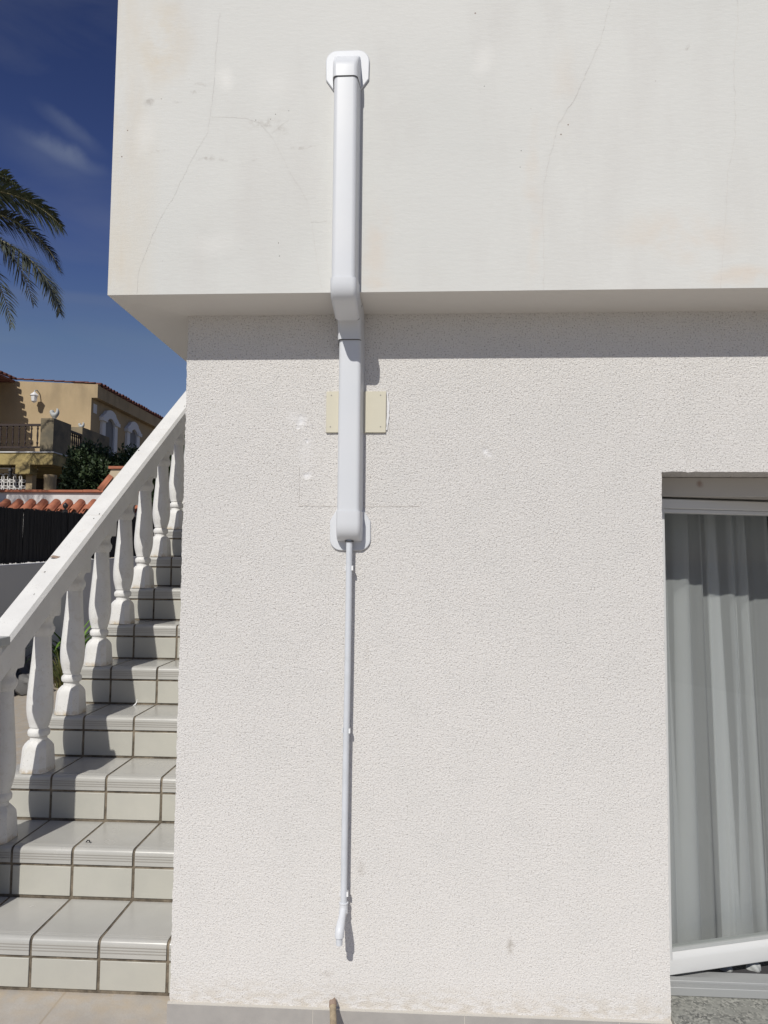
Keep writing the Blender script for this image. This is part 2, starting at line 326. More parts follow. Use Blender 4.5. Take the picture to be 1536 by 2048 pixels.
# neighbours
ochre = Mat('ochre_render', rough=.9, spec=.15)
c = ochre.mix(ochre.rng(ochre.noise(.8, 5, .6), .35, .7), (.46, .35, .215), (.40, .305, .185))
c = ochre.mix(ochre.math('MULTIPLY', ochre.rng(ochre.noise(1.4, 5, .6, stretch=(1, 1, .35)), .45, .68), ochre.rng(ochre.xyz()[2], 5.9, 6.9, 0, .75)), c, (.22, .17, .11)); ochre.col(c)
mossy = Mat('stained_ochre_edge', rough=.9); mossy.col(mossy.mix(mossy.rng(mossy.noise(2.5, 6, .7, stretch=(1, 1, 2)), .42, .62), (.40, .31, .13), (.17, .13, .06)))
terra = Mat('terracotta', rough=.8, spec=.25)
c = terra.mix(terra.rng(terra.noise(5, 4, .6), .35, .65), (.42, .155, .085), (.33, .115, .07)); c = terra.mix(terra.rng(terra.noise(40, 3), .5, .8, 0, .5), c, (.50, .27, .17)); terra.col(c)
oldterra = Mat('old_dark_terracotta', rough=.85); oldterra.col(oldterra.mix(oldterra.noise(6, 4), (.20, .065, .045), (.10, .05, .045)))
whitew = Mat('whitewash', rough=.85); whitew.col(whitew.mix(whitew.rng(whitew.noise(4, 5, .6), .4, .7), (.66, .64, .62), (.55, .53, .51)))
beige = Mat('beige_render', (.50, .41, .29), .9)
stuccow = Mat('garden_wall_white', (.50, .51, .53), .9); stuccow.bump(stuccow.noise(30, 4), .3, .004)
wood = Mat('porch_shade_dark', (.035, .02, .017), .6)
ironm = Mat('black_iron', (.012, .012, .014), .45)
reed = Mat('black_screening', rough=.9)
reed.col(reed.mix(reed.rng(reed.noise(60, 4, .6, stretch=(1, 1, .05)), .35, .7), (.008, .009, .011), (.028, .028, .03)))
shutter = Mat('grey_shutter', (.20, .20, .205), .7)
wb = shutter.nt.nodes.new('ShaderNodeTexWave'); wb.inputs['Scale'].default_value = 3.2; wb.bands_direction = 'Y'; shutter.L(shutter.pos, wb.inputs['Vector'])
shutter.col(shutter.mix(wb.outputs[0], (.15, .15, .155), (.24, .24, .245)))
trim = Mat('white_window_trim', (.72, .71, .70), .8)
stonem = Mat('grey_stone', rough=.9); stonem.col(stonem.mix(stonem.noise(12, 5), (.22, .21, .2), (.10, .10, .10)))
def leafm(name, a, b, tl=.25):
    mt = Mat(name, a, .55, .35); oi = mt.nt.nodes.new('ShaderNodeNewGeometry')
    mt.col(mt.mix(oi.outputs['Random Per Island'], a, b)); return mt
palmg = leafm('palm_leaflet', (.10, .12, .07), (.19, .21, .13))
palmd = leafm('palm_leaflet_dark', (.06, .07, .055), (.13, .14, .11))
rachm = Mat('palm_rachis', (.22, .19, .09), .6)
barkm = Mat('bark', rough=.95); barkm.col(barkm.mix(barkm.noise(14, 5), (.16, .12, .08), (.07, .055, .04)))
conif = leafm('conifer_leaf', (.020, .040, .016), (.060, .085, .035))
grassm = leafm('dry_grass_blade', (.16, .13, .05), (.08, .12, .03))
strapm = leafm('strap_leaf', (.10, .20, .03), (.16, .26, .05))
canem = Mat('dry_cane', rough=.7); canem.col(canem.mix(canem.rng(canem.noise(30, 5, .6), .4, .65), (.40, .32, .21), (.24, .19, .13)))
canee = Mat('cane_broken_end', (.30, .22, .17), .95)
# ------------------------------------------------------------------ ground
bm = NB(); n = 2000
f = bm.faces.new([bm.verts.new(p) for p in ((-n, -n, -.02), (n, -n, -.02), (n, n, -.02), (-n, n, -.02))])
tag(obj('ground', bm, earth.m), kind='structure')
bm = NB(); box(bm, -4.45, 6, -8, 13.5, -.015, 0)
tag(obj('terrace', bm, pav.m), kind='structure')
# ------------------------------------------------------------------ the white house
XW, XS, YW, YS = -.746, -.9393, 2.2, 2.038
ZS, ZJ, ZK = 2.1965, 2.187, .07
XWIN, ZWIN, XWR = .7405, 1.686, 1.95
house = empty('white_house', (1.5, 2.2, 0), 'white rendered house with coarse ground floor wall and smooth overhanging upper storey', 'house')
def jit(n, a): 
    v = 0; o = []
    for i in range(n): v = .6*v+random.gauss(0, a); o.append(v)
    return o
bm = NB()
# main wall panel with slightly ragged arrises
N1 = 420; jl = jit(N1, .0007); zz = [ZJ*i/(N1-1) for i in range(N1)]
left = [(XW+jl[i], YW, zz[i]) for i in range(N1)]
N2 = 300; jr = jit(N2, .0006); zr = [.092+(ZWIN-.092)*i/(N2-1) for i in range(N2)]
right = [(XWIN+jr[i], YW, zr[i]) for i in range(N2)]
vl = [bm.verts.new(p) for p in left]; vr = [bm.verts.new(p) for p in right]
vb = bm.verts.new((XWIN, YW, 0)); N3 = 200; jh = jit(N3, .0006)
vh = [bm.verts.new((XWIN+(XWR-XWIN)*i/(N3-1), YW, ZWIN+jh[i])) for i in range(1, N3)]
vtr = bm.verts.new((6, YW, ZJ)); vrr = bm.verts.new((6, YW, ZWIN))
# split: left block to head height as strips
import bisect
mid0 = bm.verts.new((0, YW, 0)); 
bm.faces.new([vl[0]] + [mid0, vb] + vr + [vr[-1]][:0] + vh + [vrr, vtr] + vl[::-1][:-1])
# side face of corner
sb = [bm.verts.new((p[0], 11, p[2])) for p in (left[0], left[-1])]
vs = [bm.verts.new((XW+.0005, YW+.012, z)) for z in zz]
for i in range(N1-1): bm.faces.new((vl[i], vl[i+1], vs[i+1], vs[i]))
s0, s1 = bm.verts.new((XW, 11, 0)), bm.verts.new((XW, 11, ZJ)); bm.faces.new(vs + [s1, s0])
# window reveals (left, head) to the frame, and the wall right of it
rv = [bm.verts.new((XWIN, YW+.20, z)) for z in zr]
for i in range(N2-1): bm.faces.new((vr[i], vr[i+1], rv[i+1], rv[i]))
hv = [rv[-1]] + [bm.verts.new((XWIN+(XWR-XWIN)*i/(N3-1), YW+.20, ZWIN)) for i in range(1, N3)]
hh = [vr[-1]] + vh
for i in range(N3-1): bm.faces.new((hh[i], hh[i+1], hv[i+1], hv[i]))
v = [bm.verts.new(p) for p in ((XWR, YW+.001, 0), (6, YW+.001, 0), (6, YW+.001, ZWIN-.001), (XWR, YW+.001, ZWIN-.001))]; bm.faces.new(v)
v = [bm.verts.new(p) for p in ((XWR, YW+.001, 0), (XWR, YW+.2, 0), (XWR, YW+.2, ZWIN), (XWR, YW+.001, ZWIN))]; bm.faces.new(v)
# fillers (dabs of paste) and hairlines standing a hair proud
def blob(bm, x, z, rx, rz, y, mi, k=14, am=.25):
    top = bm.verts.new((x, y-.0035, z)); ring = []
    for i in range(k):
        a = 2*math.pi*i/k; q = 1+random.uniform(-am, am)
        ring.append(bm.verts.new((x+rx*q*math.cos(a), y-.0012, z+rz*q*math.sin(a))))
    for i in range(k):
        f = bm.faces.new((top, ring[i], ring[(i+1) % k])); f.material_index = mi
def crack(bm, pts, wd, y, mi, step=.012, amp=.0018):
    P = []
    for (x0, z0), (x1, z1) in zip(pts, pts[1:]):
        L = math.hypot(x1-x0, z1-z0); k = max(1, int(L/step))
        for i in range(k):
            t = i/k; P.append((x0+(x1-x0)*t+random.gauss(0, amp), z0+(z1-z0)*t+random.gauss(0, amp)))
    P.append(pts[-1]); a = []
    for i, p in enumerate(P):
        q = P[min(i+1, len(P)-1)]; r = P[max(i-1, 0)]; dx, dz = q[0]-r[0], q[1]-r[1]; L = math.hypot(dx, dz) or 1
        ww = wd*random.uniform(.5, 1.2)*.5; nx, nz2 = -dz/L*ww, dx/L*ww
        a.append((bm.verts.new((p[0]+nx, y, p[1]+nz2)), bm.verts.new((p[0]-nx, y, p[1]-nz2))))
    for (p, q), (r, s) in zip(a, a[1:]):
        f = bm.faces.new((p, q, s, r)); f.material_index = mi
crack(bm, [(-.377, 1.577), (-.26, 1.576)], .0012, YW-.002, 2, .01, .0009); crack(bm, [(-.17, 1.576), (-.0, 1.577)], .0012, YW-.002, 2, .01, .0009)
crack(bm, [(-.377, 1.577), (-.378, 1.70)], .0008, YW-.002, 2, .01, .0009)
obj('lower_wall', bm, [stucco.m, filler.m, crackm.m], house, smooth=0)
# upper storey
bm = NB()
def quad(bm, *p, mi=0):
    f = bm.faces.new([bm.verts.new(q) for q in p]); f.material_index = mi; return f
quad(bm, (XS, YS, ZS), (6, YS, ZS+.004), (6, YS, 5.2), (XS+.004, YS, 5.2))
quad(bm, (XS, 11, ZS), (XS, YS, ZS), (XS+.004, YS, 5.2), (XS+.004, 11, 5.2))
quad(bm, (XS, YS, 5.2), (6, YS, 5.2), (6, 11, 5.2), (XS, 11, 5.2)); quad(bm, (6, YS, 0), (6, 11, 0), (6, 11, 5.2), (6, YS, 5.2)); quad(bm, (XS, 11, ZS), (6, 11, ZS), (6, 11, 5.2), (XS, 11, 5.2)); quad(bm, (XW, 11, 0), (6, 11, 0), (6, 11, ZS), (XW, 11, ZS))
quad(bm, (XS, YS, ZS), (6, YS, ZS+.004), (6, YW, ZJ), (XW, YW, ZJ), mi=1)
quad(bm, (XS, YS, ZS), (XW, YW, ZJ), (XW, 11, ZJ), (XS, 11, ZS), mi=1)
CR = [
 [(-.618, 3.08), (-.628, 2.95), (-.63, 2.85), (-.645, 2.70), (-.70, 2.60), (-.745, 2.50), (-.79, 2.42), (-.83, 2.32), (-.848, 2.26), (-.85, 2.20)],
 [(-.635, 2.745), (-.53, 2.74), (-.49, 2.725), (-.45, 2.68), (-.40, 2.58), (-.34, 2.48), (-.32, 2.38), (-.305, 2.28), (-.29, 2.20)],
 [(-.45, 2.69), (-.42, 2.715), (-.40, 2.73)],
 [(.565, 3.1), (.53, 2.95), (.455, 2.78), (.405, 2.70), (.36, 2.52), (.355, 2.42), (.36, 2.35), (.358, 2.20)],
 [(.93, 3.1), (.93, 3.0), (.915, 2.88), (.915, 2.66), (.89, 2.54), (.88, 2.40), (.865, 2.25), (.862, 2.20)],
 [(-.33, 2.41), (-.28, 2.415)]]
for k, p in enumerate(CR): crack(bm, p, .00075 if k in (3, 4) else .0006, YS-.0008, 2, .012, .0011)
for x, z in ((-.455, 2.735), (-.44, 2.75), (-.50, 2.733), (.1868, 2.822), (-.40, 2.76), (.295, 2.62), (.292, 2.57), (-.424, 2.35), (-.42, 2.31)): blob(bm, x, z, .0018, .0022, YS+.002, 3, 7)
obj('upper_wall', bm, [smoothp.m, soffm.m, crackg.m, darkin.m], house, smooth=0)
# skirting tiles
bm = NB(); xs = [-.752, -.31, .14, .59, .742]
for a, b in zip(xs, xs[1:]): box(bm, a+.001, b-.001, YW-.009, YW+.002, .001, ZK)
for x in xs[1:-1]: box(bm, x-.0012, x+.0012, YW-.008, YW+.002, .001, ZK-.001, 1)
box(bm, -.751, .741, YW-.007, YW+.002, ZK, ZK+.004, 1)
obj('skirting', bm, [skirtm.m, groutw.m], house)
# window: threshold, frame, shutter box, sash (open inwards, hinged left), glass
win = bpy.data.objects.new('window', None); C.objects.link(win); win.parent = house; win.location = (XWIN-1.5, .14, .09); win['label'] = 'tall white window with its sash swung inwards'
def wpart(name, bm, mat, **k):
    o = obj(name, bm, mat, None, **k); o.parent = win; o.matrix_parent_inverse = (Matrix.Translation(Vector((1.5, 2.2, 0)) + win.location)).inverted(); return o
bm = NB(); box(bm, XWIN+.0005, XWR-.0005, YW-.045, YW+.11, -.01, .088); wpart('stone_sill', bm, granite.m, bevel=.003)
bm = NB()
box(bm, XWIN+.002, XWR-.002, 2.298, 2.322, .089, .114); box(bm, XWIN+.002, XWR-.002, 2.3221, 2.345, .089, .121)
box(bm, XWIN+.002, XWR-.002, 2.3451, 2.40, .089, .108)
wpart('bottom_track', bm, alug.m, bevel=.0015)
bm = NB(); box(bm, XWIN+.001, XWR-.001, 2.34, 2.56, 1.6225, ZWIN-.001); wpart('shutter_box', bm, boxm.m, bevel=.002)
ang = math.atan2(.0972, .3326); ca, sa = math.cos(ang), math.sin(ang); hx, hy = XWIN+.035, 2.338
def sashv(bm):
    for v in bm.verts:
        x, y = v.co.x, v.co.y; v.co.x = hx+x*ca-y*sa; v.co.y = hy+x*sa+y*ca
SW = 1.0
def rail_prof(bm, z0, z1, up):   # stepped section: face, bead and gasket
    if up: box(bm, 0.0, SW, 0, .05, z0+.018, z1); box(bm, .02, SW-.02, .006, .045, z0+.004, z0+.0179)
    else: prism_x(bm, [(0, z0), (0, z1-.020), (.004, z1-.010), (.014, z1), (.05, z1), (.05, z0)], 0.0, SW)
bm = NB(); box(bm, -.034, .0235, .0005, .0495, .1225, 1.6165); box(bm, SW-.06, SW, .0005, .0495, .1225, 1.6165)
rb = NB(); rail_prof(bm, .123, .186, False); rail_prof(bm, 1.566, 1.616, True); rb.free()
sashv(bm); wpart('sash_frame', bm, alu.m, bevel=.003)
bm = NB(); box(bm, .024, SW-.06, .013, .04, .1861, .194); sashv(bm); wpart('glazing_gasket', bm, greypaint.m)
bm = NB(); box(bm, .015, SW-.05, .020, .026, .19, 1.575); sashv(bm); wpart('glass_pane', bm, glass)
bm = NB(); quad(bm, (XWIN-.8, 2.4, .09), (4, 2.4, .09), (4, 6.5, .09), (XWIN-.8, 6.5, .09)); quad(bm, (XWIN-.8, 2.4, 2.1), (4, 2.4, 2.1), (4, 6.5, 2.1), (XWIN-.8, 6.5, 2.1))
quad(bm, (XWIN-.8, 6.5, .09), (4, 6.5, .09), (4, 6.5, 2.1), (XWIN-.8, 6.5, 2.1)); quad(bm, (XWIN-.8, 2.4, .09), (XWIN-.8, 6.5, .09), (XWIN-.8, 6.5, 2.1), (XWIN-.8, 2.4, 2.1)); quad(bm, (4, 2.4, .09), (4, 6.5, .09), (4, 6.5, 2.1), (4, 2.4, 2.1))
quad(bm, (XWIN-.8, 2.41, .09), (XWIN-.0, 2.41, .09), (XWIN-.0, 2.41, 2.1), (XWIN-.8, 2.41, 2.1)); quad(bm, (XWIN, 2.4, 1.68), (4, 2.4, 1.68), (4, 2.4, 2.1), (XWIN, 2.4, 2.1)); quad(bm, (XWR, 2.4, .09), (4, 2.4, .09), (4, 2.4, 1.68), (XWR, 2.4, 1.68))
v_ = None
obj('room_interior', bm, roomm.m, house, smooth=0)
# ------------------------------------------------------------------ curtains
def curtain(name, label, x0t, x1t, x0b, x1b, folds, zb, seed):
    rnd = random.Random(seed); NX, NZ = 260, 40; V = []; Fc = []
    ph = [rnd.uniform(0, 6.28) for _ in range(4)]
    for j in range(NZ+1):
        t = j/NZ; z = 1.72+(zb-1.72)*t
        xa = x0t+(x0b-x0t)*t; xb = x1t+(x1b-x1t)*t
        for i in range(NX+1):
            s = i/NX; a = s*folds*2*math.pi
            sh = a+.95*math.sin(a+ph[0])+1.3*math.sin(a*.31+ph[1])+.5*math.sin(a*.73+ph[2])+.9*t*math.sin(a*.42+ph[2])+.5*t*math.sin(a*.9+ph[3])
            amp = .020+.012*math.sin(a*.31+ph[3])+.006*t
            y = 2.555+.25*(xa+(xb-xa)*s-.8)*.9+amp*math.sin(sh)+.006*math.sin(3*sh+t*2)
            x = xa+(xb-xa)*s+.026*math.cos(sh)*(1+.3*t)*(1+.5*math.sin(a*.43+ph[1]))
            zz_ = z if j < NZ else z+.012*math.sin(a*.8+ph[0])
            V.append((x, y, zz_))
    for j in range(NZ):
        for i in range(NX):
            q = j*(NX+1)+i; Fc.append((q, q+1, q+NX+2, q+NX+1))
    o = raw(name, V, Fc, sheer, None, True)
    return tag(o, label, 'curtain', 'sheer curtains behind the window')
curtain('curtain', 'sheer white curtain in soft folds close behind the window glass, left of the dark gap', .77, 1.242, .77, 1.315, 6.0, .07, 3)
curtain('curtain', 'sheer white curtain at the right edge of the photo, right of the dark gap', 1.272, 1.9, 1.35, 1.9, 7, .085, 11)
for k, (x, y, q, lb) in enumerate(((1.004, 2.45, .016, 'small crumpled white cloth seen under the open sash, left of the other'), (1.095, 2.46, .020, 'small crumpled white cloth under the open sash at the photo edge'))):
    bm = NB(); bmesh.ops.create_icosphere(bm, subdivisions=3, radius=1)
    for v in bm.verts:
        n_ = v.co.normalized(); u_ = 1+.12*math.sin(4*n_.x+3*n_.z+k)+.08*math.sin(6*n_.y+4*n_.x); v.co = Vector((n_.x*q*1.2*u_, n_.y*q*u_, max(n_.z*q*u_, -.35*q)))
    o = obj('white_cloth', bm, greypaint.m, smooth=60); o.location = (x, y, .0905+q*.2); tag(o, lb, 'cloth', 'crumpled white cloths inside the window')
# ------------------------------------------------------------------ trunking on the wall
tr = empty('pipe_trunking', (-.22, 2.2, 1.466), 'white plastic pipe trunking running down both storeys and round the overhang', 'trunking')
def trunk_prof(xc, yb, wb=.0405, wf=.0345, dep=.062, r=.013):
    pts = [(xc-wb, yb)]; 
    for k in range(7):
        a = math.pi+math.pi/2*k/6; pts.append((xc-wf+r+r*math.cos(a)-.0, yb-dep+r+r*math.sin(a)))
    for k in range(7):
        a = 1.5*math.pi+math.pi/2*k/6; pts.append((xc+wf-r+r*math.cos(a), yb-dep+r+r*math.sin(a)))
    pts.append((xc+wb, yb)); return pts
bm = NB(); prism_z(bm, trunk_prof(-.2225, YS), 2.20, 2.835); obj('upper_channel', bm, pvc.m, tr, smooth=50)
bm = NB(); prism_z(bm, trunk_prof(-.2165, YW), 1.53, 2.10); obj('lower_channel', bm, pvc.m, tr, smooth=50)
def fitting(name, front, back, xc, wf, wb, r=.013):
    """rounded U section carried along a front path, its legs ending on the back path"""
    bm = NB(); rings = []
    for (fy, fz), (by, bz) in zip(front, back):
        d = Vector((fy-by, fz-bz)); L = d.length; d.normalize(); rr = min(r, L*.8)
        P_ = lambda x, a: (xc+x, by+d.x*a, bz+d.y*a)
        ring = [P_(-wb, 0)]
        for k in range(7):
            t = math.pi/2*k/6; ring.append(P_(-wf+rr-rr*math.cos(t), L-rr+rr*math.sin(t)))
        for k in range(6, -1, -1):
            t = math.pi/2*k/6; ring.append(P_(wf-rr+rr*math.cos(t), L-rr+rr*math.sin(t)))
        ring.append(P_(wb, 0)); rings.append(ring)
    loft(bm, rings)
    return obj(name, bm, pvc.m, tr, smooth=40)
# cap and flange where the pipes enter the upper wall
fitting('top_cap', [(1.9725, 2.821), (1.9725, 2.850), (1.9735, 2.860), (1.977, 2.870), (1.985, 2.882), (1.997, 2.895), (2.012, 2.908), (2.030, 2.922)],
        [(YS, 2.821), (YS, 2.835), (YS, 2.845), (YS, 2.860), (YS, 2.880), (YS, 2.898), (YS, 2.912), (YS, 2.924)], -.2235, .0375, .0425)
bm = NB(); poly = [(-.183, 2.815), (-.158, 2.850), (-.157, 2.90)]
for k in range(9):
    a = math.pi/2*k/8; poly.append((-.192+.035*math.cos(a), 2.906+.035*math.sin(a)))
for k in range(9):
    a = math.pi/2+math.pi/2*k/8; poly.append((-.254+.035*math.cos(a), 2.906+.035*math.sin(a)))
poly += [(-.289, 2.90), (-.288, 2.850), (-.264, 2.815)]
prism_y(bm, poly, YS-.007, YS-.0005); obj('top_flange', bm, pvc.m, tr, bevel=.0025)
# double bend round the overhang
fitting('upper_elbow', [(1.9715, 2.217), (1.9715, 2.201), (1.973, 2.187), (1.978, 2.173), (1.987, 2.162), (2.000, 2.155), (2.020, 2.149), (2.055, 2.142), (2.100, 2.134)],
        [(2.037, 2.218), (2.037, 2.205), (2.0375, 2.199), (2.039, 2.197), (2.042, 2.1945), (2.048, 2.1925), (2.060, 2.1905), (2.080, 2.1895), (2.112, 2.1885)], -.2215, .0380, .0425)
fitting('lower_elbow', [(2.092, 2.150), (2.104, 2.146), (2.116, 2.138), (2.124, 2.126), (2.129, 2.112), (2.1315, 2.098), (2.132, 2.087)],
        [(2.118, 2.1883), (2.142, 2.188), (2.168, 2.1875), (2.190, 2.183), (2.1995, 2.165), (2.1995, 2.130), (2.1995, 2.087)], -.2188, .0362, .0418)
fitting('bottom_cap', [(2.1345, 1.557), (2.1345, 1.520), (2.1355, 1.506), (2.139, 1.494), (2.145, 1.483), (2.154, 1.475), (2.166, 1.469), (2.180, 1.466)],
        [(2.1995, 1.557), (2.1995, 1.540), (2.1995, 1.530), (2.1995, 1.518), (2.1995, 1.504), (2.1995, 1.490), (2.1995, 1.476), (2.1995, 1.466)], -.2160, .0375, .0425)
seam = Mat('joint_shadow_gap', (.10, .10, .11), .8)
bm = NB(); prism_z(bm, trunk_prof(-.2180, YW, .0412, .0354, .0662), 2.0852, 2.0869); obj('joint_seam', bm, seam.m, tr, smooth=0); bm = NB(); prism_z(bm, trunk_prof(-.2230, YS, .0412, .0362, .0640), 2.8196, 2.8209); obj('joint_seam', bm, seam.m, tr, smooth=0); bm = NB()
rings = []
for fy, fz in ((2.100, 2.1340), (2.1020, 2.1335)):
    rings.append([(-.2215-.041, 2.112, 2.1885)]+[(-.2215+x, fy+dy, fz+dy*4) for x, dy in ((-.0372, .003), (-.036, .0008), (-.030, .0004), (.030, .0004), (.036, .0008), (.0372, .003))]+[(-.2215+.041, 2.112, 2.1885)])
loft(bm, rings)
obj('joint_seam', bm, seam.m, tr, smooth=0)
bm = NB(); poly = [(-.176, 1.567), (-.152, 1.53), (-.151, 1.475)]
for k in range(9):
    a = -math.pi/2*k/8; poly.append((-.186+.035*math.cos(a), 1.472+.035*math.sin(a)))
for k in range(9):
    a = -math.pi/2-math.pi/2*k/8; poly.append((-.243+.035*math.cos(a), 1.472+.035*math.sin(a)))
poly += [(-.278, 1.475), (-.278, 1.53), (-.256, 1.567)]
prism_y(bm, poly, YW-.007, YW-.0005); obj('bottom_flange', bm, pvc.m, tr, bevel=.0025)
# drain pipe
dp = empty('drain_pipe', (-.2165, 2.17, .28), 'thin pale grey drain pipe running down the wall from the trunking to a bent outlet', 'pipe')
PR = .0098; YP = 2.173
bm = NB(); pts = [(-.2148, YP, 1.52), (-.2150, YP, 1.30), (-.2158, YP, 1.05), (-.2180, YP, .80), (-.2190, YP, .55), (-.2192, YP, .375)]
tube(bm, pts, PR, 20); obj('pipe_run', bm, pipem.m, dp, smooth=50)
bm = NB(); tube(bm, [(-.2148, YP, 1.467), (-.2148, YP, 1.4645)], .0135, 20); obj('pipe_grommet', bm, darkin.m, dp)
bm = NB()
tube(bm, [(-.2192, YP, .3925), (-.2192, YP, .3920), (-.2192, YP, .3890), (-.2192, YP, .3885), (-.2192, YP, .3790), (-.2194, YP-.001, .3700), (-.2200, YP-.004, .3640), (-.2203, YP-.006, .3615)], [.0122, .0138, .0138, .0126, .0126, .0128, .0142, .0130], 24)
obj('pipe_socket', bm, pvc.m, dp, smooth=50)
bm = NB()
tube(bm, [(-.2198, YP-.002, .376), (-.2206, YP-.012, .366), (-.2218, YP-.028, .357), (-.2232, YP-.045, .349), (-.2242, YP-.056, .341), (-.2248, YP-.061, .332), (-.2248, YP-.061, .323)], [.0102, .0104, .0112, .0126, .0134, .0132, .0132], 24)
obj('pipe_elbow', bm, pvc.m, dp, smooth=50)
bm = NB(); tube(bm, [(-.2248, YP-.061, .326), (-.2249, YP-.061, .302)], .0097, 20, cap=True)
obj('pipe_outlet', bm, pipem.m, dp, smooth=50)
for x, z in ((-.2152, 1.3837), (-.2185, .8943), (-.2192, .4178)):
    bm = NB(); n = 16; rings = []
    for zz_ in (z-.007, z+.007):
        ro = []
        for k in range(n+1):
            a = R(-35)+R(250)*(k/n)  # open towards the front
            ro.append((x+.0128*math.cos(a), YP+.0128*math.sin(a), zz_))
        for k in range(n, -1, -1):
            a = R(-35)+R(250)*(k/n); ro.append((x+.0100*math.cos(a), YP+.0100*math.sin(a), zz_))
        rings.append(ro)
    loft(bm, rings); box(bm, x-.008, x+.008, YP+.0125, YW, z-.008, z+.008)
    box(bm, x+.0095, x+.0136, YP-.0075, YP-.0035, z-.007, z+.007); box(bm, x-.0120, x-.0095, YP-.0055, YP-.0035, z-.007, z+.007)
    obj('pipe_clip', bm, clipm.m, dp)
# cream cover plate behind the trunking
pl = empty('cover_plate', (-.2, 2.19, 1.81), 'cream rectangular plate screwed to the wall behind the trunking', 'wall plate')
bm = NB(); box(bm, -.2948, -.1063, YW-.007, YW-.0005, 1.8068, 1.9378); obj('plate', bm, cream.m, pl, bevel=.0012)
for x, z in ((-.279, 1.925), (-.281, 1.825), (-.124, 1.925), (-.123, 1.825)):
    bm = NB(); tube(bm, [(x, YW-.0075, z), (x, YW-.0060, z)], .0022, 10); obj('screw', bm, screwm.m, pl)
bm = NB(); crack(bm, [(-.1035, 1.935), (-.100, 1.90), (-.099, 1.87), (-.1015, 1.84), (-.1045, 1.815)], .0065, YW-.0035, 0, .01, .0005); obj('sealant', bm, filler.m, pl)
# bamboo cane
bc = empty('bamboo_cane', (-.2, 1.85, 0), 'broken dry cane leaning against the skirting below the pipe outlet', 'cane')
bm = NB(); a = Vector((-.192, 1.80, .014)); b = Vector((-.2475, 2.168, .098)); pts = []; rs = []
for k in range(15):
    t = k/14; pts.append(a+(b-a)*t); rs.append(.0112-.0015*t+(.0012 if k in (5, 10) else 0))
tube(bm, pts, rs, 14); obj('cane_stem', bm, canem.m, bc, smooth=50)
bm = NB(); d = (b-a).normalized(); u = d.cross(Vector((0, 0, 1))).normalized(); v_ = d.cross(u); rings = []
for k, (r_, h_) in enumerate(((.0112, -.003), (.0118, .004), (.0108, .012))):
    rings.append([b+d*(h_+(random.uniform(-.002, .010) if k == 2 else 0))+(u*math.cos(2*math.pi*i/14)+v_*math.sin(2*math.pi*i/14))*r_*random.uniform(.92, 1.05) for i in range(14)])
loft(bm, rings); obj('frayed_end', bm, canee.m, bc)
# ------------------------------------------------------------------ staircase
R1, RUN, RISE1, RISE, TP = 2.3435, .2656, .1695, .1777, .2275
XL = -1.70; J0 = -.805
stair = empty('staircase', (-1.2, 2.35, 0), 'straight outdoor stair clad in glazed off white tiles with brown grout', 'staircase')
joints = [J0-k*TP for k in range(0, 4)]      # grout lines run unbroken up the flight
def topz(i): return RISE1+(i-1)*RISE
G = .0051; NR = .017; ND = .056
NST = 13
for i in range(1, NST+1):
    y = R1+(i-1)*RUN; zt = topz(i); zb = 0 if i == 1 else topz(i-1); yb = y+RUN
    bm = NB(); prism_x(bm, [(y+.003, zb-.15 if i > 1 else -.01), (y+.003, zt-.016), (y+.007, zt-.006), (y+.018, zt-.003), (yb+.004, zt-.003), (yb+.004, zb-.15 if i > 1 else -.01)], XL+.002, XW-.0005)
    st_ = obj('step', bm, grout.m, stair, smooth=0)
    edges = sorted([XL]+joints+[XW+.0]); tb, rb, gb = NB(), NB(), NB()
    for a, b in zip(edges, edges[1:]):
        x0 = a+(G if a != XL else 0); x1 = b-(G if b != XW else .001)
        if x1-x0 < .01: continue
        dy = random.uniform(-.0008, .0008)
        prof = [(y+.012, zt-ND), (y-.003+dy, zt-ND), (y-.003+dy, zt-NR)]
        for k in range(1, 8):
            t = math.pi/2*k/7; prof.append((y-.003+dy+NR-NR*math.cos(t), zt-NR+NR*math.sin(t)))
        prof += [(yb-.006, zt+random.uniform(-.0006, .0006)), (yb-.006, zt-.008), (y+.012, zt-.014)]
        prism_x(tb, prof, x0, x1)
        for q in (.022, .031, .040): box(tb, x0+.001, x1-.001, y-.0042+dy, y-.003+dy, zt-q-.0012, zt-q+.0012, 1)
        for q in (.022, .031): box(tb, x0+.001, x1-.001, y+q-.0012, y+q+.0012, zt-.0002, zt+.0011, 0)
        box(rb, x0, x1, y-.001+dy, y+.012, zb+(.012 if i == 1 else .008), zt-ND-.0105)
    tag(obj('tread_tiles', tb, [tile.m, ridgem.m], st_, smooth=30))
    tag(obj('riser_tiles', rb, rtile.m, st_, bevel=.0015))
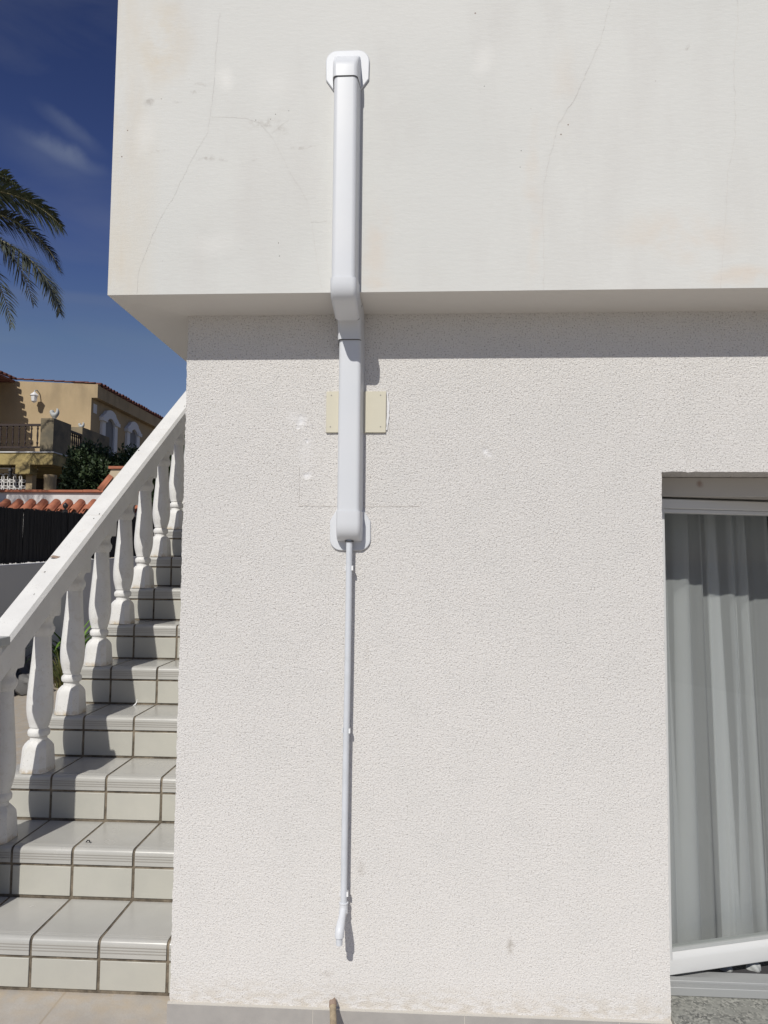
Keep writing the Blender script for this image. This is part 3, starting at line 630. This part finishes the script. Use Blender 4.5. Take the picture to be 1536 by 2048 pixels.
# ------------------------------------------------------------------ balustrade
bal = empty('stair_balustrade', (-1.575, 2.4, .17), 'white concrete balustrade with turned balusters climbing beside the tiled stair', 'balustrade')
SL = RISE/RUN; BX = -1.580; RY0, RZ0 = 2.5655, 1.101
def railz(y): return RZ0+SL*(y-RY0)-.0
bm = NB(); w2 = .056; prof = [(-w2, -.118), (w2, -.118), (w2, -.018), (w2-.012, -.0), (-w2+.012, 0), (-w2, -.018)]
RX = -1.566
for yj in (3.327, 4.187, 5.051):
    v = box(bm, RX-.046, RX+.046, yj-.0012, yj+.0012, 0, .002, 1)
    for q in v: q.co.z += railz(q.co.y)-.0012
for xj, yj, q in ((-1.60, 3.935, .007), (-1.535, 4.50, .006), (-1.54, 3.336, .006), (-1.55, 3.30, .004), (-1.58, 2.93, .005), (-1.55, 2.80, .004)):
    q *= .6
    rg = [bm.verts.new((xj+q*math.cos(k)*random.uniform(.7, 1.3), yj+q*1.5*math.sin(k)*random.uniform(.7, 1.3), 0)) for k in (0, 1, 2, 3, 4, 5)]
    for v in rg: v.co.z = railz(v.co.y)+.0006
    bm.faces.new(rg).material_index = 2
rings = [[(RX+x, y, railz(y)+z) for x, z in prof] for y in (2.50, 3.30, 3.302, 4.215, 4.217, 5.05, 5.052, 5.9)]
loft(bm, rings)
rail = obj('handrail', bm, [paint.m, crackm.m, screwm.m], bal, bevel=.003)
bm = NB(); hw, ch = .0505, .020
def octo(h, c, z, shear=0): 
    return [(x, y, z+shear*y) for x, y in ((h-c, -h), (h, -h+c), (h, h-c), (h-c, h), (-h+c, h), (-h, h-c), (-h, -h+c), (-h+c, -h))]
loft(bm, [octo(.0565, .019, .0), octo(.0545, .019, .03), octo(.0515, .019, .085), octo(.050, .020, .100), octo(.046, .024, .112), octo(.036, .02, .124)])
prof = [(.036, .118), (.034, .128), (.0325, .134), (.033, .138), (.036, .140), (.0415, .145), (.0435, .153), (.0435, .160), (.041, .167), (.036, .171), (.0345, .173), (.0345, .178), (.038, .180), (.0385, .184),
        (.0385, .186), (.044, .205), (.049, .228), (.0515, .252), (.0522, .275), (.0512, .300), (.048, .345), (.044, .395), (.0398, .450), (.0365, .500), (.034, .545),
        (.0335, .552), (.039, .556), (.040, .562), (.044, .568), (.0465, .578), (.046, .588), (.041, .596), (.038, .603), (.037, .612), (.039, .622), (.044, .632), (.049, .638)]
lathe(bm, prof, n=28)
loft(bm, [octo(.049, .006, .634), octo(.0505, .005, .650), octo(.0505, .005, .66, 0), octo(.0505, .005, .735, SL)])
me0 = None; bo = .060
for i in range(2, 13):
    y = R1+(i-1)*RUN+bo
    if me0 is None:
        o = obj('baluster', bm, bpaint.m, None, smooth=32); me0 = o.data
    else:
        o = bpy.data.objects.new('baluster', me0); C.objects.link(o)
    o.parent = bal; o.location = Vector((BX, y, topz(i)+.0008))-Vector(bal.location)
hb = railz(R1+2*RUN+bo)-.118-topz(3)
print('rail underside above tread', hb)
bm = NB(); box(bm, -1.655, -1.512, 2.385, 2.535, topz(1), 1.085); obj('newel_post', bm, paint.m, bal, bevel=.006)
bm = NB(); box(bm, -1.672, -1.496, 2.365, 2.556, 1.0855, 1.118); lathe(bm, [(.06, 0), (.055, .02), (.03, .032), (.005, .036)], (-1.575, 2.46, 1.1175), 20); obj('newel_cap', bm, greypaint.m, bal, bevel=.004)
# small litter on rail and treads
bm = NB(); pts = [(-.02, 0, .002), (-.008, .010, .006), (.012, .006, .004), (.022, -.002, .007), (.008, -.010, .003), (-.010, -.008, .007)]
cv = bm.verts.new((0, 0, .0035)); vv = [bm.verts.new(p) for p in pts]
for k in range(6): bm.faces.new((cv, vv[k], vv[(k+1) % 6]))
lf = obj('dry_leaf', bm, canee.m, None, smooth=0); ly = 3.02; lf.location = (RX-.02, ly, railz(ly)+.001); lf.rotation_euler = (math.atan(SL), 0, .4)
sm = lf.modifiers.new('thick', 'SOLIDIFY'); sm.thickness = .001
tag(lf, 'curled dry brown leaf lying on the handrail near its lower end', 'leaf')
bm = NB(); tube(bm, [(0, 0, .002), (.006, .004, .003), (.013, .010, .014), (.014, .014, .030)], [.001, .003, .0022, .0006], 8)
ff = obj('feather', bm, clipm.m); ff.location = (-1.36, R1+4*RUN-.035, topz(4)); tag(ff, 'tiny white feather on a shaded stair tread', 'feather')
bm = NB(); tube(bm, [(-.008, 0, .003), (-.004, .003, .009), (.003, .003, .009), (.008, -.001, .003)], .0022, 8)
tw = obj('twig', bm, ironm.m); tw.location = (-1.225, R1+RUN+.045, topz(2)+.001); tag(tw, 'tiny curled black twig on the second tread from the bottom', 'twig')
# ------------------------------------------------------------------ garden wall, fence and planting on the left
gw = NB(); prism_x(gw, [(3.2, -.1), (19, -.1), (19, 1.30+.028*11.6), (3.2, 1.30-.028*4.2)], -4.68, -4.5)
tag(obj('garden_wall', gw, stuccow.m), 'low white garden wall in shade running back beside the steps under the black fence', 'wall')
fe = empty('screen_fence', (-4.6, 8.7, 1.33), 'black iron fence with dense black screening on top of the garden wall', 'fence')
wz = lambda y: 1.30+.028*(y-7.4)
YP0 = [8.98+2.14*k for k in range(-2, 5)]
for k, y in enumerate(YP0):
    bm = NB(); box(bm, -4.625, -4.575, y-.025, y+.025, wz(y), wz(y)+.655)
    lathe(bm, [(.022, 0), (.026, .007), (.026, .013), (.012, .02), (.011, .03), (.024, .040), (.031, .055), (.033, .070), (.028, .086), (.016, .098), (.005, .107), (.002, .115)], (-4.6, y, wz(y)+.655), 14)
    obj('fence_post', bm, ironm.m, fe)
for y0, y1 in zip(YP0, YP0[1:]):
    V = []; Fc = []; k = int((y1-y0-.036)/.017)+1
    for q in range(k):
        y = y0+.024+q*.017+random.uniform(-.003, .003); wd = random.uniform(.0088, .0100); h0 = wz(y)+.012+random.uniform(-.004, .012); h1 = wz(y)+.635+random.uniform(-.006, .012); x = -4.57+random.uniform(-.004, .004)
        ln = random.uniform(-.006, .006); b0 = len(V)
        for zz_, o_ in ((h0, 0), (h1, ln)):
            V += [(x-.004, y-wd+o_, zz_), (x+.004, y-wd+o_, zz_), (x+.004, y+wd+o_, zz_), (x-.004, y+wd+o_, zz_)]
        Fc += [(b0, b0+1, b0+5, b0+4), (b0+1, b0+2, b0+6, b0+5), (b0+2, b0+3, b0+7, b0+6), (b0+3, b0, b0+4, b0+7), (b0+4, b0+5, b0+6, b0+7)]
    raw('screening_panel', V, Fc, reed.m, fe)
    bm = NB()
    for dz in (.10, .60): prism_x(bm, [(y0+.025, wz(y0)+dz), (y1-.025, wz(y1)+dz), (y1-.025, wz(y1)+dz+.03), (y0+.025, wz(y0)+dz+.03)], -4.615, -4.585)
    obj('fence_rail', bm, ironm.m, fe)
bm = NB(); 
for k in range(16):
    y = 5.2+k*.42; a = random.uniform(.15, .24); box(bm, -4.28+random.uniform(-.01, .01), -4.14+random.uniform(-.01, .01), y, y+.405, .0, .13+random.uniform(-.01, .015))
tag(obj('planter_kerb', bm, stonem.m, bevel=.015), 'low grey stone kerb of the planting bed at the foot of the garden wall', 'kerb')
def rock(x, y, z, s, label):
    bm = NB(); bmesh.ops.create_icosphere(bm, subdivisions=3, radius=1)
    for v in bm.verts:
        n_ = v.co.normalized(); q = 1+.18*math.sin(5*n_.x+3*n_.z+x*9)+.12*math.sin(9*n_.y+4*n_.x+y*5)+random.uniform(-.03, .03)
        v.co = Vector((n_.x*s*q, n_.y*s*1.1*q, max(n_.z*s*.8*q, -s*.4)))
    o = obj('rock', bm, stonem.m, smooth=25); o.location = (x, y, z+s*.35); return tag(o, label, 'rock', 'rocks in the planting bed')
rock(-4.02, 7.25, 0, .16, 'dark grey rock at the bed edge, nearest the stair'); rock(-4.33, 7.9, .12, .17, 'dark grey rock further back in the bed behind the nearer rock')
# blades / straps
def blades(name, x, y, z, n_, L0, L1, wd, mat, spread, droop, label, cat, seed, seg=7):
    rnd = random.Random(seed); V = []; Fc = []
    for k in range(n_):
        az = rnd.uniform(0, 6.283); L = rnd.uniform(L0, L1); el = R(rnd.uniform(50, 86)); r0 = rnd.uniform(0, spread)
        p = Vector((x+r0*math.cos(az), y+r0*math.sin(az), z)); dr = rnd.uniform(.5, 1.3)*droop; b0 = len(V); side = Vector((-math.sin(az), math.cos(az), 0))
        for s in range(seg+1):
            t = s/seg; ww = wd*(1-t**2.2)*.5+.0006
            up = Vector((0, 0, ww*.35))
            V += [p+side*ww+up, p.copy(), p-side*ww+up]
            e = el-dr*t; p = p+Vector((math.cos(az)*math.cos(e), math.sin(az)*math.cos(e), math.sin(e)))*L/seg
        for s in range(seg):
            q = b0+3*s; Fc += [(q, q+1, q+4, q+3), (q+1, q+2, q+5, q+4)]
    o = raw(name, V, Fc, mat, None, True); return tag(o, label, cat)
blades('strap_leaf_plant', -4.15, 8.35, .08, 46, .55, .95, .045, strapm.m, .06, 1.9, 'green plant with long arching strap leaves behind the balusters', 'plant', 5)
blades('grass_tuft', -3.83, 7.6, .0, 170, .25, .48, .009, grassm.m, .10, .9, 'brownish green grass tuft beside the rocks behind the balusters', 'grass tuft', 6)
blades('grass_tuft', -4.2, 8.9, .1, 150, .25, .42, .010, strapm.m, .14, .9, 'fresh green grass tuft behind the strap leaf plant', 'grass tuft', 8)
# ------------------------------------------------------------------ tiled lean-to beyond the fence
def barrel(V, Fc, p0, p1, r0, r1, up, n=8, th=.012, arc=math.pi):
    """one half-round clay tile from p0 (upper) to p1 (lower), with thickness"""
    p0, p1, up = Vector(p0), Vector(p1), Vector(up); d = (p1-p0).normalized(); s = d.cross(up).normalized(); u = s.cross(d).normalized()
    b0 = len(V)
    for P_, r in ((p0, r0), (p1, r1)):
        for rr in (r, r-th):
            for k in range(n+1):
                a = math.pi/2-arc/2+arc*k/n; V.append(P_+s*(rr*math.cos(a))+u*(rr*math.sin(a)))
    m_ = n+1
    for k in range(n):
        Fc.append((b0+k, b0+k+1, b0+2*m_+k+1, b0+2*m_+k)); Fc.append((b0+m_+k, b0+3*m_+k, b0+3*m_+k+1, b0+m_+k+1))
        Fc.append((b0+2*m_+k, b0+2*m_+k+1, b0+3*m_+k+1, b0+3*m_+k)); Fc.append((b0+k, b0+m_+k, b0+m_+k+1, b0+k+1))
    for e in (0, n): Fc.append((b0+e, b0+2*m_+e, b0+3*m_+e, b0+m_+e))
shed = empty('tiled_lean_to', (-7.9, 15, 0), 'white walled lean to with a short slope of orange clay tiles beyond the fence', 'outbuilding')
bm = NB(); box(bm, -10.2, -6.05, 15.06, 15.3, -.1, 2.80); box(bm, -10.2, -6.05, 14.80, 15.06, -.1, 2.30); obj('wall', bm, whitew.m, shed)
bm = NB(); x = -10.25
while x < -6.1:
    L = random.uniform(.9, 1.1); v = box(bm, x, min(x+L, -6.02), 15.0, 15.36, 2.80, 2.855+random.uniform(-.006, .006)); x += L+.002
obj('coping', bm, terra.m, shed, bevel=.008)
V, Fc = [], []; x = -10.15; k = 0
while x < -6.1:
    j = random.uniform(-.008, .008)
    barrel(V, Fc, (x+j, 15.06, 2.585), (x+j*1.5, 14.70, 2.345), .088, .098, (0, -.55, .83))
    # channel tile between
    p0, p1 = Vector((x+.14, 15.06, 2.60)), Vector((x+.14, 14.715, 2.365)); b0 = len(V); n_ = 8
    for P_ in (p0, p1):
        for q in range(n_+1):
            a = math.pi+math.pi*q/n_; V.append(P_+Vector((.085*math.cos(a), -.03*math.sin(a)*.55*0, .065*math.sin(a))))
    for q in range(n_): Fc.append((b0+q, b0+q+1, b0+n_+2+q, b0+n_+1+q))
    x += .280; k += 1
raw('roof_tiles', V, Fc, terra.m, shed, True)
bm = NB(); prism_x(bm, [(15.06, 2.50), (14.74, 2.285), (14.74, 2.262), (15.06, 2.40)], -10.19, -6.06); obj('mortar_bed', bm, whitew.m, shed)
# pier with cap and one hip tile
pi_ = empty('garden_pier', (-6.1, 14, 0), 'beige pier with clay coping and a curved orange tile on its left side', 'pier')
bm = NB(); prism_y(bm, [(-6.36, -.1), (-5.86, -.1), (-5.86, 3.17), (-6.2, 3.17), (-6.36, 2.80)], 13.9, 14.3); obj('pier_wall', bm, beige.m, pi_)
bm = NB(); box(bm, -6.25, -5.82, 13.86, 14.34, 3.17, 3.225); obj('pier_coping', bm, terra.m, pi_, bevel=.006)
V, Fc = [], []; barrel(V, Fc, (-6.20, 13.95, 3.02), (-6.38, 13.86, 2.72), .085, .095, (-.6, -.5, .5)); raw('hip_tile', V, Fc, terra.m, pi_, True)
# ------------------------------------------------------------------ ochre house
HX, HY = -10.5476, 22.0
oh = empty('ochre_house', (-12, 22, 0), 'two storey ochre house with clay tiled roof, balcony and white trimmed windows', 'house')
bm = NB()
tz = lambda x: 6.94-.0585*(x-(-10.39))
prism_y(bm, [(-19, -.1), (HX, -.1), (HX, 6.50), (-10.352, 6.50), (-10.352, tz(-10.352)), (-19, tz(-19)*0+7.3)], 22.0, 22.2)
box(bm, -19, HX, 22.2, 34, -.1, 6.49); prism_y(bm, [(-19, 6.5), (-10.352, 6.5), (-10.352, 6.90), (-19, 7.2)], 22.2001, 33.5)
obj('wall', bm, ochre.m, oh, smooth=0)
bm = NB(); box(bm, HX-.004, HX+.004, 22.15, 22.4, 6.05, 6.35); obj('vent_cover', bm, trim.m, oh)
V, Fc = [], []; y = 22.12
while y < 33:
    j = random.uniform(-.012, .012)
    barrel(V, Fc, (-10.75, y, 6.965), (-10.27+j, y, 6.925+j*.5), .075, .085, (.08, 0, 1), 7); 
    barrel(V, Fc, (-11.25, y+j, 7.00), (-10.73, y, 6.975), .075, .085, (.08, 0, 1), 6); y += .235
x = -10.45
while x > -13.3:
    barrel(V, Fc, (x-.36, 22.02, tz(x-.36)+.0), (x, 22.02, tz(x)+.012), .05, .058, (0, 0, 1), 6, arc=2.6); x -= .34
raw('eave_tiles', V, Fc, oldterra.m, oh, True)
bm = NB(); v = prism_y(bm, [(-19, 7.21), (-10.4, 6.905), (-10.4, 6.945), (-19, 7.25)], 22.21, 33.4); obj('roof', bm, oldterra.m, oh)
# left wing: its eave runs towards us and throws the stepped shadow
bm = NB(); box(bm, -19, -13.9, 16, 21.99, 4.23, 6.95); obj('wing_wall', bm, ochre.m, oh)
bm = NB(); prism_y(bm, [(-19, 9.0), (-13.08, 7.06), (-13.08, 7.0), (-19, 7.0)], 16.5, 21.98); obj('wing_roof', bm, oldterra.m, oh)
V, Fc = [], []; y = 16.6
while y < 21.9:
    barrel(V, Fc, (-13.5, y, 7.24), (-13.0, y, 7.06), .07, .08, (.35, 0, .93), 7); y += .25
raw('wing_tiles', V, Fc, oldterra.m, oh, True)
# side windows with white surrounds
for y0, y1 in ((22.62, 23.88), (24.62, 25.82)):
    yc = (y0+y1)/2; hw = (y1-y0)/2
    bm = NB(); box(bm, HX+.002, HX+.03, yc-hw*.62, yc+hw*.62, 4.7, 6.02); wn = obj('side_window', bm, shutter.m, oh)
    bm = NB()
    for s in (-1, 1):
        box(bm, HX+.001, HX+.09, yc+s*hw*.74-.12, yc+s*hw*.74+.12, 4.7, 5.88)
        box(bm, HX+.001, HX+.15, yc+s*hw*.78-.17, yc+s*hw*.78+.17, 5.881, 6.0)
    arc = []
    for k in range(17):
        t = -1+2*k/16; zz_ = 6.0+.34*(math.cos(t*math.pi/2)**.8 if abs(t) < 1 else 0)*(1 if abs(t) < .62 else .75); arc.append((yc+t*hw*1.05, zz_))
    inner = []
    for k in range(17):
        t = 1-2*k/16; inner.append((yc+t*hw*.6, 5.86+.20*math.cos(t*math.pi/2)))
    prism_x(bm, [(yc-hw*1.05, 5.99)]+arc+[(yc+hw*1.05, 5.99)]+inner, HX+.002, HX+.12)
    obj('window_surround', bm, trim.m, wn, smooth=30)
# balcony
YB, XB = 18.5, -9.88
bm = NB(); box(bm, -17, XB, YB, 21.99, 3.87, 4.19); box(bm, XB-1.02-.0, XB-.62, YB+.002, YB+.36, 3.62, 3.87)
obj('balcony_slab', bm, mossy.m, oh)
bm = NB(); box(bm, -17, XB+.03, YB-.03, 21.98, 4.191, 4.222); obj('balcony_edge', bm, whitew.m, oh)
bm = NB(); box(bm, -10.26, XB-.02, YB+.02, YB+.98, 4.2225, 5.14); obj('balcony_pillar', bm, shadep.m, oh)
bm = NB(); box(bm, XB-.50, XB-.02, 20.15, 21.97, 4.2225, 5.20); obj('balcony_end_wall', bm, shadep.m, oh)
bm = NB(); box(bm, -17, -10.265, YB+.03, YB+.10, 4.33, 4.37); obj('railing_bar', bm, wood.m, oh)
bm = NB(); box(bm, -17, -10.265, YB+.02, YB+.11, 4.93, 4.985); obj('railing_bar', bm, wood.m, oh)
x = -10.36
spin = [(.018, 0), (.018, .06), (.028, .09), (.028, .11), (.016, .14), (.02, .2), (.027, .30), (.02, .40), (.016, .45), (.028, .48), (.028, .5), (.018, .53), (.02, .56)]
for k in range(9):
    bm = NB(); lathe(bm, spin, (x, YB+.065, 4.371), 8); o = obj('railing_spindle', bm, wood.m, oh); x -= .172
bm = NB(); box(bm, XB-.11, XB-.03, YB+.99, 20.14, 4.33, 4.37); obj('railing_bar', bm, wood.m, oh)
bm = NB(); box(bm, XB-.12, XB-.02, YB+.99, 20.14, 4.93, 4.985); obj('railing_bar', bm, wood.m, oh)
y = YB+1.05
for k in range(9):
    bm = NB(); lathe(bm, spin, (XB-.07, y, 4.371), 8); obj('railing_spindle', bm, wood.m, oh); y += .12
bm = NB(); lathe(bm, [(.155, -.1), (.155, 3.50), (.165, 3.53), (.165, 3.61)], (-10.03, YB+.2, 0), 24); obj('porch_column', bm, ochre.m, oh)
bm = NB(); box(bm, -10.74, -10.56, YB+.25, YB+.45, -.1, 3.78); box(bm, -13, -10.7401, YB+.25, YB+.45, 3.68, 3.78); box(bm, -13, -10.7401, YB+.25, YB+.45, -.1, 2.9); obj('porch_wall', bm, ochre.m, oh)
bm = NB(); box(bm, -13, -10.54, YB+.22, YB+.48, 3.781, 3.81); obj('porch_wall_coping', bm, whitew.m, oh)
bm = NB(); p_ = .1655
for i in range(-1, 12):
    for j in range(-1, 7):
        cx_, cz_ = -10.76-p_*(i+.5), 3.62-p_*(j+.5); yo = YB+.30+.003*((i % 2)+2*(j % 2)); n_ = 20; r_ = p_*.707
        if i < 0 or j < 0: continue
        ri = [[(cx_+q*math.cos(2*math.pi*k/n_), yy_, cz_+q*math.sin(2*math.pi*k/n_)) for k in range(n_)] for q, yy_ in ((r_+.011, yo), (r_-.011, yo), (r_-.011, yo+.04), (r_+.011, yo+.04), (r_+.011, yo))]
        loft(bm, ri, cap=False)
box(bm, -10.765, -10.741, YB+.29, YB+.36, 2.9, 3.66)
obj('lattice_screen', bm, whitew.m, oh)
bm = NB(); box(bm, -13.5, HX-.02, 21.9, 21.995, 0, 3.86); obj('porch_shade_panel', bm, wood.m, oh)  # dark panel added on the back wall to paint the porch's deep shade
# lantern, hanging lamp, statues
ln = empty('wall_lantern', (-12.28, 21.9, 6.4), 'small pale wall lantern on the sunlit gable of the ochre house', 'lantern')
bm = NB(); tube(bm, [(-12.28, 22, 6.66), (-12.28, 21.86, 6.72), (-12.28, 21.74, 6.68), (-12.28, 21.72, 6.60)], .018, 8); obj('bracket', bm, greypaint.m, ln)
bm = NB(); lathe(bm, [(.02, .30), (.06, .26), (.13, .20), (.14, .18), (.11, .17), (.085, 0), (.05, -.03), (.02, -.05)], (-12.28, 21.72, 6.33), 6); obj('lamp_body', bm, trim.m, ln)
hl = empty('hanging_lamp', (-11.05, 18.62, 3.5), 'small black lamp hanging under the balcony in front of the lattice', 'lamp')
bm = NB(); tube(bm, [(-11.08, 18.58, 3.868), (-11.08, 18.58, 3.80)], .012, 6); obj('chain', bm, ironm.m, hl)
bm = NB(); lathe(bm, [(.01, .30), (.05, .26), (.07, .20), (.05, .19), (.05, .05), (.07, .04), (.02, 0)], (-11.08, 18.58, 3.50), 6); obj('lamp_cage', bm, ironm.m, hl)
def statue(x, y, z, s, label):
    pts = [(0, 0, 0, .06), (0, 0, .06, .05), (0, 0, .12, .085), (-.06, 0, .17, .10), (-.10, 0, .25, .10), (-.10, 0, .33, .075), (.06, 0, .17, .09), (.10, 0, .25, .075), (.09, 0, .34, .05), (.06, 0, .38, .02)]
    ed = [(0, 1), (1, 2), (2, 3), (3, 4), (4, 5), (2, 6), (6, 7), (7, 8), (8, 9)]
    me = bpy.data.meshes.new('rooster_statue'); me.from_pydata([(a*s, b*s, c_*s) for a, b, c_, r in pts], ed, []); me.materials.append(greypaint.m)
    o = bpy.data.objects.new('rooster_statue', me); C.objects.link(o); o.location = (x, y, z)
    sk = o.modifiers.new('skin', 'SKIN'); sk.use_smooth_shade = True
    for v, (a, b, c_, r) in zip(me.skin_vertices[0].data, pts): v.radius = (r*s, r*s*.75)
    me.skin_vertices[0].data[0].use_root = True
    o.modifiers.new('sub', 'SUBSURF').levels = 2; o.modifiers['sub'].render_levels = 2
    return tag(o, label, 'statue', 'rooster statues on the balcony')
statue(-10.03, YB+.3, 5.14, .86, 'larger grey rooster statue on the near balcony pillar')
statue(-10.15, 20.6, 5.20, .62, 'small grey rooster statue on the far end of the balcony')
# ------------------------------------------------------------------ shrubs (leafy faces through the crown's volume)
def shrub(name, lobes, n_, size, mat, label, base, seed, up=.6):
    rnd = np.random.default_rng(seed); V = []; Fc = []
    tot = sum(l[3]*l[4]*l[5] for l in lobes)
    for (cx_, cy_, cz_, rx, ry, rz) in lobes:
        k = int(n_*rx*ry*rz/tot)
        d = rnd.normal(size=(k, 3)); d /= np.linalg.norm(d, axis=1)[:, None]
        r = rnd.uniform(.35, 1, (k, 1))**.45
        lump = 1+.16*np.sin(d[:, :1]*7+cx_*3)*np.sin(d[:, 2:]*6+cz_)+.10*np.sin(d[:, 1:2]*13)
        P_ = np.array([cx_, cy_, cz_])+d*r*lump*np.array([rx, ry, rz])
        ax = rnd.normal(size=(k, 3))*.8+d*.5+np.array([0, 0, up]); ax /= np.linalg.norm(ax, axis=1)[:, None]
        sd = np.cross(ax, rnd.normal(size=(k, 3))); sd /= np.linalg.norm(sd, axis=1)[:, None]
        L = rnd.uniform(.6, 1.5, (k, 1))*size; W_ = L*.22
        a = P_; b = P_+ax*L*.5+sd*W_; c_ = P_+ax*L; e = P_+ax*L*.5-sd*W_
        b0 = len(V); V += list(map(tuple, np.stack([a, b, c_, e], 1).reshape(-1, 3)))
        Fc += [(b0+4*q, b0+4*q+1, b0+4*q+2, b0+4*q+3) for q in range(k)]
    root = empty(name, base, label, 'tree', 'dark trees beyond the fence')
    raw('crown', V, Fc, mat, root)
    bm = NB(); tube(bm, [base, (base[0]+.05, base[1], lobes[0][2]*.5), (lobes[0][0], lobes[0][1], lobes[0][2])], [.14, .10, .04], 10); obj('trunk', bm, barkm.m, root, smooth=50)
    return root
shrub('conifer_tree', [(-8.15, 17, 3.35, .55, .6, .85), (-8.35, 16.95, 3.0, .45, .5, .8), (-7.75, 17.1, 3.3, .45, .5, .72), (-8.3, 17, 2.3, .6, .6, 1.0), (-7.9, 17, 1.8, .7, .6, 1.1)], 26000, .10, conif.m, 'dark green conifer in front of the balcony end of the ochre house', (-8.1, 17, 0), 3)
shrub('conifer_tree', [(-7.15, 17.3, 3.35, .5, .55, .78), (-6.75, 17.3, 3.2, .4, .5, .72), (-7.0, 17.3, 2.3, .7, .6, 1.1), (-7.4, 17.4, 2.9, .4, .5, .9)], 22000, .10, conif.m, 'dark green conifer under the second white trimmed window, right of the balcony conifer', (-7.0, 17.3, 0), 4)
shrub('broadleaf_tree', [(-5.6, 15.6, 2.9, .75, .6, .9), (-5.0, 15.8, 3.2, .7, .6, .95), (-5.3, 15.7, 1.8, .9, .6, 1.2), (-4.3, 15.6, 2.6, .7, .6, 1.2)], 20000, .13, conif.m, 'dark leafy tree glimpsed between the upper balusters and the white wall', (-5.3, 15.7, 0), 5)
# ------------------------------------------------------------------ palm
palm = empty('palm_tree', (-9.9, 13, 0), 'tall date palm with arching fronds entering the sky at the left', 'palm')
bm = NB(); pts = []; rs = []
for k in range(60):
    z = 7.7*k/59; pts.append((-9.9+.1*math.sin(z*.4), 13, z)); rs.append(.22+.03*(k % 2)-.03*z/7.7)
tube(bm, pts, rs, 16); obj('trunk', bm, barkm.m, palm, smooth=0)
def bez(p0, p1, p2, p3, t): 
    s = 1-t; return p0*s**3+p1*3*s*s*t+p2*3*s*t*t+p3*t**3
def frond(p0, p1, p2, p3, mat, seed, n_=95, L0=.42, tw=0, vee=.5):
    rnd = random.Random(seed); p0, p1, p2, p3 = map(Vector, (p0, p1, p2, p3)); V = []; Fc = []
    for i in range(n_):
        t = .12+.88*i/(n_-1); P_ = bez(p0, p1, p2, p3, t); T = (bez(p0, p1, p2, p3, min(t+.01, 1))-bez(p0, p1, p2, p3, t-.01)).normalized()
        S_ = T.cross(Vector((0, 0, 1)))
        S_ = S_.normalized() if S_.length > .05 else Vector((0, 1, 0)); N_ = S_.cross(T).normalized()
        S_, N_ = S_*math.cos(tw)+N_*math.sin(tw), N_*math.cos(tw)-S_*math.sin(tw)
        env = min(1, 3.5*(1-t)+.32)*min(1, .45+2.2*t)
        for sd in (-1, 1):
            L = L0*env*rnd.uniform(.75, 1.1); fw = rnd.uniform(.55, .85)+.5*t
            D = (S_*sd*1.0+T*fw*.95+N_*(vee*rnd.uniform(-.7, 1.4))).normalized(); dn = Vector((0, 0, -1)); q = P_; b0 = len(V)
            wd = .013*rnd.uniform(.8, 1.2); wv = D.cross(N_).normalized()
            for s, ww in ((0, .5), (.35, 1), (.7, .75), (1, .04)):
                pt = q+D*L*s+dn*L*.36*s*s
                V += [pt+wv*wd*ww, pt-wv*wd*ww]
            for s in range(3): a = b0+2*s; Fc.append((a, a+1, a+3, a+2))
    k0 = len(V)
    o = raw('frond', V, Fc, mat, palm)
    bm = NB(); pp = [bez(p0, p1, p2, p3, k/24) for k in range(25)]; tube(bm, pp, [.028*(1-k/26)+.003 for k in range(25)], 6)
    rc = obj('frond_stalk', bm, rachm.m, None, smooth=50); rc.parent = o
CR0 = (-9.9, 13, 7.95)
pinv = Matrix.Translation(-palm.location)
frond(CR0, (-9.2, 12.95, 8.85), (-7.7, 12.9, 8.6), (-6.9, 12.9, 7.74), palmg.m, 1, tw=.5, L0=.52, n_=300)
frond(CR0, (-9.3, 13, 8.9), (-8.3, 12.9, 9.0), (-7.75, 12.8, 8.52), palmg.m, 9, tw=.3, L0=.44, n_=170)
frond(CR0, (-9.1, 13, 8.38), (-7.5, 13, 8.2), (-6.93, 13, 6.88), palmd.m, 2, tw=.3, L0=.48, n_=290)
frond(CR0, (-9.2, 13.1, 7.8), (-7.5, 13.1, 7.85), (-6.97, 13.1, 6.12), palmd.m, 3, tw=-.2, L0=.46, n_=290)
frond(CR0, (-9.4, 13.2, 7.9), (-8.4, 13.2, 8.0), (-7.98, 13.2, 7.2), palmd.m, 4, tw=.1, L0=.36, n_=150)
for k in range(20):
    az = R(75+k*210/19+random.uniform(-5, 5)); el = [.9, .35, -.2][k % 3]; L = random.uniform(2.6, 3.2); ux, uy = math.cos(az), math.sin(az)
    if k % 4 == 3: az += .1
    P1 = (CR0[0]+ux*L*.3, CR0[1]+uy*L*.3, CR0[2]+.3+.6*el); P2_ = (CR0[0]+ux*L*.8, CR0[1]+uy*L*.8, CR0[2]+.2+.7*el); P3_ = (CR0[0]+ux*L, CR0[1]+uy*L, CR0[2]-1.4+.9*el)
    frond(CR0, P1, P2_, P3_, palmg.m if k % 2 else palmd.m, 20+k, n_=60)
